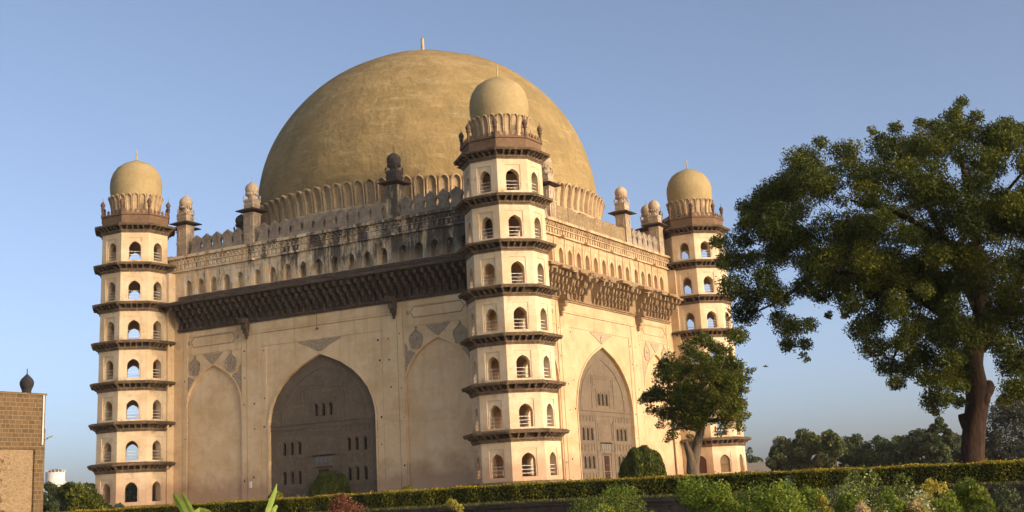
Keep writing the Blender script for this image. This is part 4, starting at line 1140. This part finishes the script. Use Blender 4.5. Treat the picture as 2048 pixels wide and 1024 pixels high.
# ================================================================== GATEHOUSE at the left edge
GX = 24.0
def brick_mat(t, p):
    mp = N(t, 'ShaderNodeMapping'); mp.inputs['Rotation'].default_value = (math.radians(90), 0, math.radians(90))
    co = N(t, 'ShaderNodeTexCoord').outputs['Object']
    cx = N(t, 'ShaderNodeSeparateXYZ'); t.links.new(co, cx.inputs[0]); cb = N(t, 'ShaderNodeCombineXYZ')
    t.links.new(mth(t, 'ADD', cx.outputs[1], cx.outputs[0]), cb.inputs[0]); t.links.new(cx.outputs[2], cb.inputs[1])
    dn = N(t, 'ShaderNodeTexNoise'); dn.inputs['Scale'].default_value = 1.5
    vm = N(t, 'ShaderNodeVectorMath', operation='MULTIPLY_ADD'); t.links.new(dn.outputs['Color'], vm.inputs[0]); vm.inputs[1].default_value = (.16, .07, 0); t.links.new(cb.outputs[0], vm.inputs[2])
    br = N(t, 'ShaderNodeTexBrick'); t.links.new(vm.outputs[0], br.inputs['Vector']); br.inputs['Scale'].default_value = 1.0
    br.inputs['Brick Width'].default_value = .47; br.inputs['Row Height'].default_value = .255; br.inputs['Mortar Size'].default_value = .018; br.squash = .7; br.squash_frequency = 3; br.inputs['Mortar Smooth'].default_value = .3
    br.inputs['Color1'].default_value = (.16, .10, .045, 1); br.inputs['Color2'].default_value = (.10, .064, .03, 1); br.inputs['Mortar'].default_value = (.27, .185, .10, 1)
    c = mix(t, ramp(t, noise(t, 2.4, 8), B01(.46, .75)), br.outputs['Color'], (.165, .105, .05))
    t.links.new(c, p.inputs['Base Color']); bump(t, p, br.outputs['Fac'], -.6, .03)
M_BRICK = mat('gate_masonry', brick_mat)
def rubble(t, p):
    v = N(t, 'ShaderNodeTexVoronoi', feature='DISTANCE_TO_EDGE'); v.inputs['Scale'].default_value = 3.1
    mp = N(t, 'ShaderNodeMapping'); mp.inputs['Scale'].default_value = (1, .8, 1.5); t.links.new(N(t, 'ShaderNodeNewGeometry').outputs['Position'], mp.inputs['Vector']); t.links.new(mp.outputs['Vector'], v.inputs['Vector'])
    c = mix(t, ramp(t, v.outputs['Distance'], B01(.02, .07)), (.35, .25, .14), (.25, .165, .085))
    c = mix(t, ramp(t, noise(t, 1.3, 10, rough=.7), B01(.4, .65)), c, (.31, .215, .115))
    t.links.new(c, p.inputs['Base Color']); bump(t, p, v.outputs['Distance'], .8, .1)
M_RUBBLE = mat('gate_rubble', rubble)
pr = on_x(88, 900, GX); yc = pr[1]; ztop = on_x(86, 791, GX)[2]; zmid = on_x(60, 898, GX)[2]
y_pan = on_x(68, 960, GX)[1]
gate = empty('gatehouse', (GX, yc, -2)); tag(gate, 'brown coursed stone gatehouse wall with blocked archway at the left edge', 'gatehouse')
mb = MB(); gz = -2.2
mb.box(GX-14, GX, yc-30, y_pan-10, gz, ztop); mb.box(GX-14, GX, y_pan-10, yc, zmid, ztop, skip=''); mb.box(GX-14, GX, y_pan, yc, gz, zmid-.004); mb.box(GX-14, GX-.4, y_pan-10, y_pan, gz, zmid-.002)
mb.box(GX-6, GX-.5, yc, yc+.5, gz, ztop-1.9); mb.box(GX-14, GX+.06, yc-30, yc+.06, ztop, ztop+.12)
place_world(mb.build('wall', M_BRICK), gate)
mb = MB(); mb.box(GX-.45, GX-.14, y_pan-10, y_pan-.003, gz, zmid-.006)
# rough broken masonry standing proud at the lower left
r2 = random.Random(13)
for i in range(150):
    px_, py_ = r2.uniform(0, 22), r2.uniform(918, 1022); q = on_x(px_, py_, GX); s = r2.uniform(.12, .34)
    mb.obox((GX-.12, q[1], q[2]), (1, 0, 0), (0, math.cos(.1), .1), (0, -.1, 1), r2.uniform(.1, .32), s, s*.6)
place_world(mb.build('blocked_arch', M_RUBBLE), gate)
mb = MB(); q = on_x(86, 800, GX); q2 = on_x(83, 890, GX); mb.tube([(GX+.07, q[1], ztop), (GX+.07, q2[1], q2[2])], [.05, .05], 6); place_world(mb.build('downpipe', M_WHITE), gate)
fc = on_x(53, 785, GX-2.0); mb = MB(); R0 = .42; fz = ztop+.1
mb.lathe([(.40, fz-.2), (.40, fz+.08), (.33, fz+.11), (.27, fz+.36), (.33, fz+.44), (.28, fz+.5)], 12); mb.lathe([(.28, fz+.46), (.36, fz+.56), (.42, fz+.76), (.42, fz+.92), (.33, fz+1.1), (.17, fz+1.26), (.07, fz+1.36), (.03, fz+1.42), (.025, fz+1.72)], 16)
fin = mb.build('finial', mat('black_stone', rough_stone((.035, .032, .03), (.025, .022, .02), (.06, .055, .05))), None, True); fin.location = (fc[0], fc[1], 0); place_world(fin, gate)
lm = on_x(93, 884, GX-.3); mb = MB(); lp = np.array([lm[0], yc+.02, lm[2]])
mb.tube([lp, lp+np.array([.06, .2, .08]), lp+np.array([.11, .34, .18])], [.03, .03, .03], 6)
e2 = lp+np.array([.12, .38, .2]); mb.obox(e2+np.array([.04, .12, .06]), (.3, .88, .38), (-.95, .3, 0), (-.1, -.36, .93), .16, .08, .045)
tag(mb.build('wall_lamp', mat('lamp_green', lambda t, p: p.inputs.__getitem__('Base Color').__setattr__('default_value', (.20, .26, .16, 1)))), 'small greenish lamp on an arm at the gatehouse corner', 'lamp')

# ---- white water tank far behind the gatehouse
DW = 420.0; tc = at(110, 965, DW); k = DW/FPX
wt = empty('water_tank', (tc[0], tc[1], -3)); tag(wt, 'round white water tank with railing posts beyond the gatehouse', 'water tank')
zt, zm, zb = at(110, 950, DW)[2], at(110, 970, DW)[2], at(110, 984, DW)[2]
M_TANK = mat('tank_white', rough_stone((.72, .66, .60), (.64, .58, .52), (.55, .49, .43), bs=.1))
mb = MB(); r0 = 17.5*k
mb.lathe([(r0*.4, -8), (r0*.4, zb-.6), (r0*.62, zb), (r0*.72, zm+.1)], 24, (tc[0], tc[1])); place_world(mb.build('neck', M_TANK, None, True), wt)
mb = MB(); mb.lathe([(r0*.98, zm+.25), (r0*.98, zt+.5), (r0*1.0, zt+.55), (r0*1.0, zt+.75)], 28, (tc[0], tc[1])); place_world(mb.build('tank_body', M_TANK, None), wt)
mb = MB(); mb.lathe([(r0*.7, zm-.1), (r0*1.12, zm), (r0*1.12, zm+.2), (r0*.97, zm+.22)], 28, (tc[0], tc[1]))
for i in range(28): a = 2*math.pi*i/28; mb.obox((tc[0]+r0*1.1*math.cos(a), tc[1]+r0*1.1*math.sin(a), zm+.5), (1, 0, 0), (0, 1, 0), (0, 0, 1), .04, .04, .35)
mb.lathe([(r0*1.12, zm+.8), (r0*1.12, zm+.86), (r0*1.08, zm+.86), (r0*1.08, zm+.8)], 28, (tc[0], tc[1])); place_world(mb.build('balcony', M_TANK, None), wt)
mb = MB(); mb.lathe([(r0*1.0, zt+.75), (r0*.95, zt+.8), (r0*.5, zt+1.55), (.05, zt+1.7)], 24, (tc[0], tc[1])); place_world(mb.build('roof', M_BROWN, None), wt)
mb = MB()
for i in range(16): a = 2*math.pi*i/16; mb.obox((tc[0]+r0*.99*math.cos(a), tc[1]+r0*.99*math.sin(a), zt+1.05), (1, 0, 0), (0, 1, 0), (0, 0, 1), .075, .075, .35)
place_world(mb.build('parapet_post', M_TANK, None), wt)

# ---- a bird gliding over the lawn
bp = at(1531, 733, 90.0); mb = MB(); rtv = np.array([RT[0], RT[1], 0]); rtv /= np.linalg.norm(rtv)
mb.tube([bp-rtv*.16, bp-rtv*.08, bp+rtv*.05, bp+rtv*.14, bp+rtv*.2], [.012, .035, .045, .03, .008], 7)
for sgn in (-1, 1):
    side = np.array([-rtv[1], rtv[0], 0])*sgn
    tip = bp+side*.34+np.array([0, 0, .07])-rtv*.05
    mb.face([bp+rtv*.08, bp-rtv*.06, tip-rtv*.03, tip+rtv*.02]); mb.face([bp+rtv*.08+np.array([0, 0, .012]), tip+rtv*.02+np.array([0, 0, .008]), tip-rtv*.03+np.array([0, 0, .008]), bp-rtv*.06+np.array([0, 0, .012])])
mb.face([bp-rtv*.14, bp-rtv*.26+np.array([0, 0, .01])+np.array([-rtv[1], rtv[0], 0])*.05, bp-rtv*.26+np.array([0, 0, .01])-np.array([-rtv[1], rtv[0], 0])*.05])
tag(mb.build('bird', M_DARKST), 'tiny dark bird gliding in the sky beside the small tree', 'bird')

# ---- evening haze
mb = MB(); mb.box(-1400, 1400, -1000, 1700, -13, 64)
hz = bpy.data.materials.new('haze'); hz.use_nodes = True; t = hz.node_tree; t.nodes.remove(t.nodes['Principled BSDF'])
pv = t.nodes.new('ShaderNodeVolumePrincipled'); pv.inputs['Density'].default_value = .0001; pv.inputs['Color'].default_value = (.86, .82, .84, 1); pv.inputs['Anisotropy'].default_value = 0.0
t.links.new(pv.outputs[0], t.nodes['Material Output'].inputs['Volume'])
ho = mb.build('haze', hz); ho['kind'] = 'stuff'; ho['label'] = 'thin pale evening haze filling the air over the garden'; ho['category'] = 'haze'
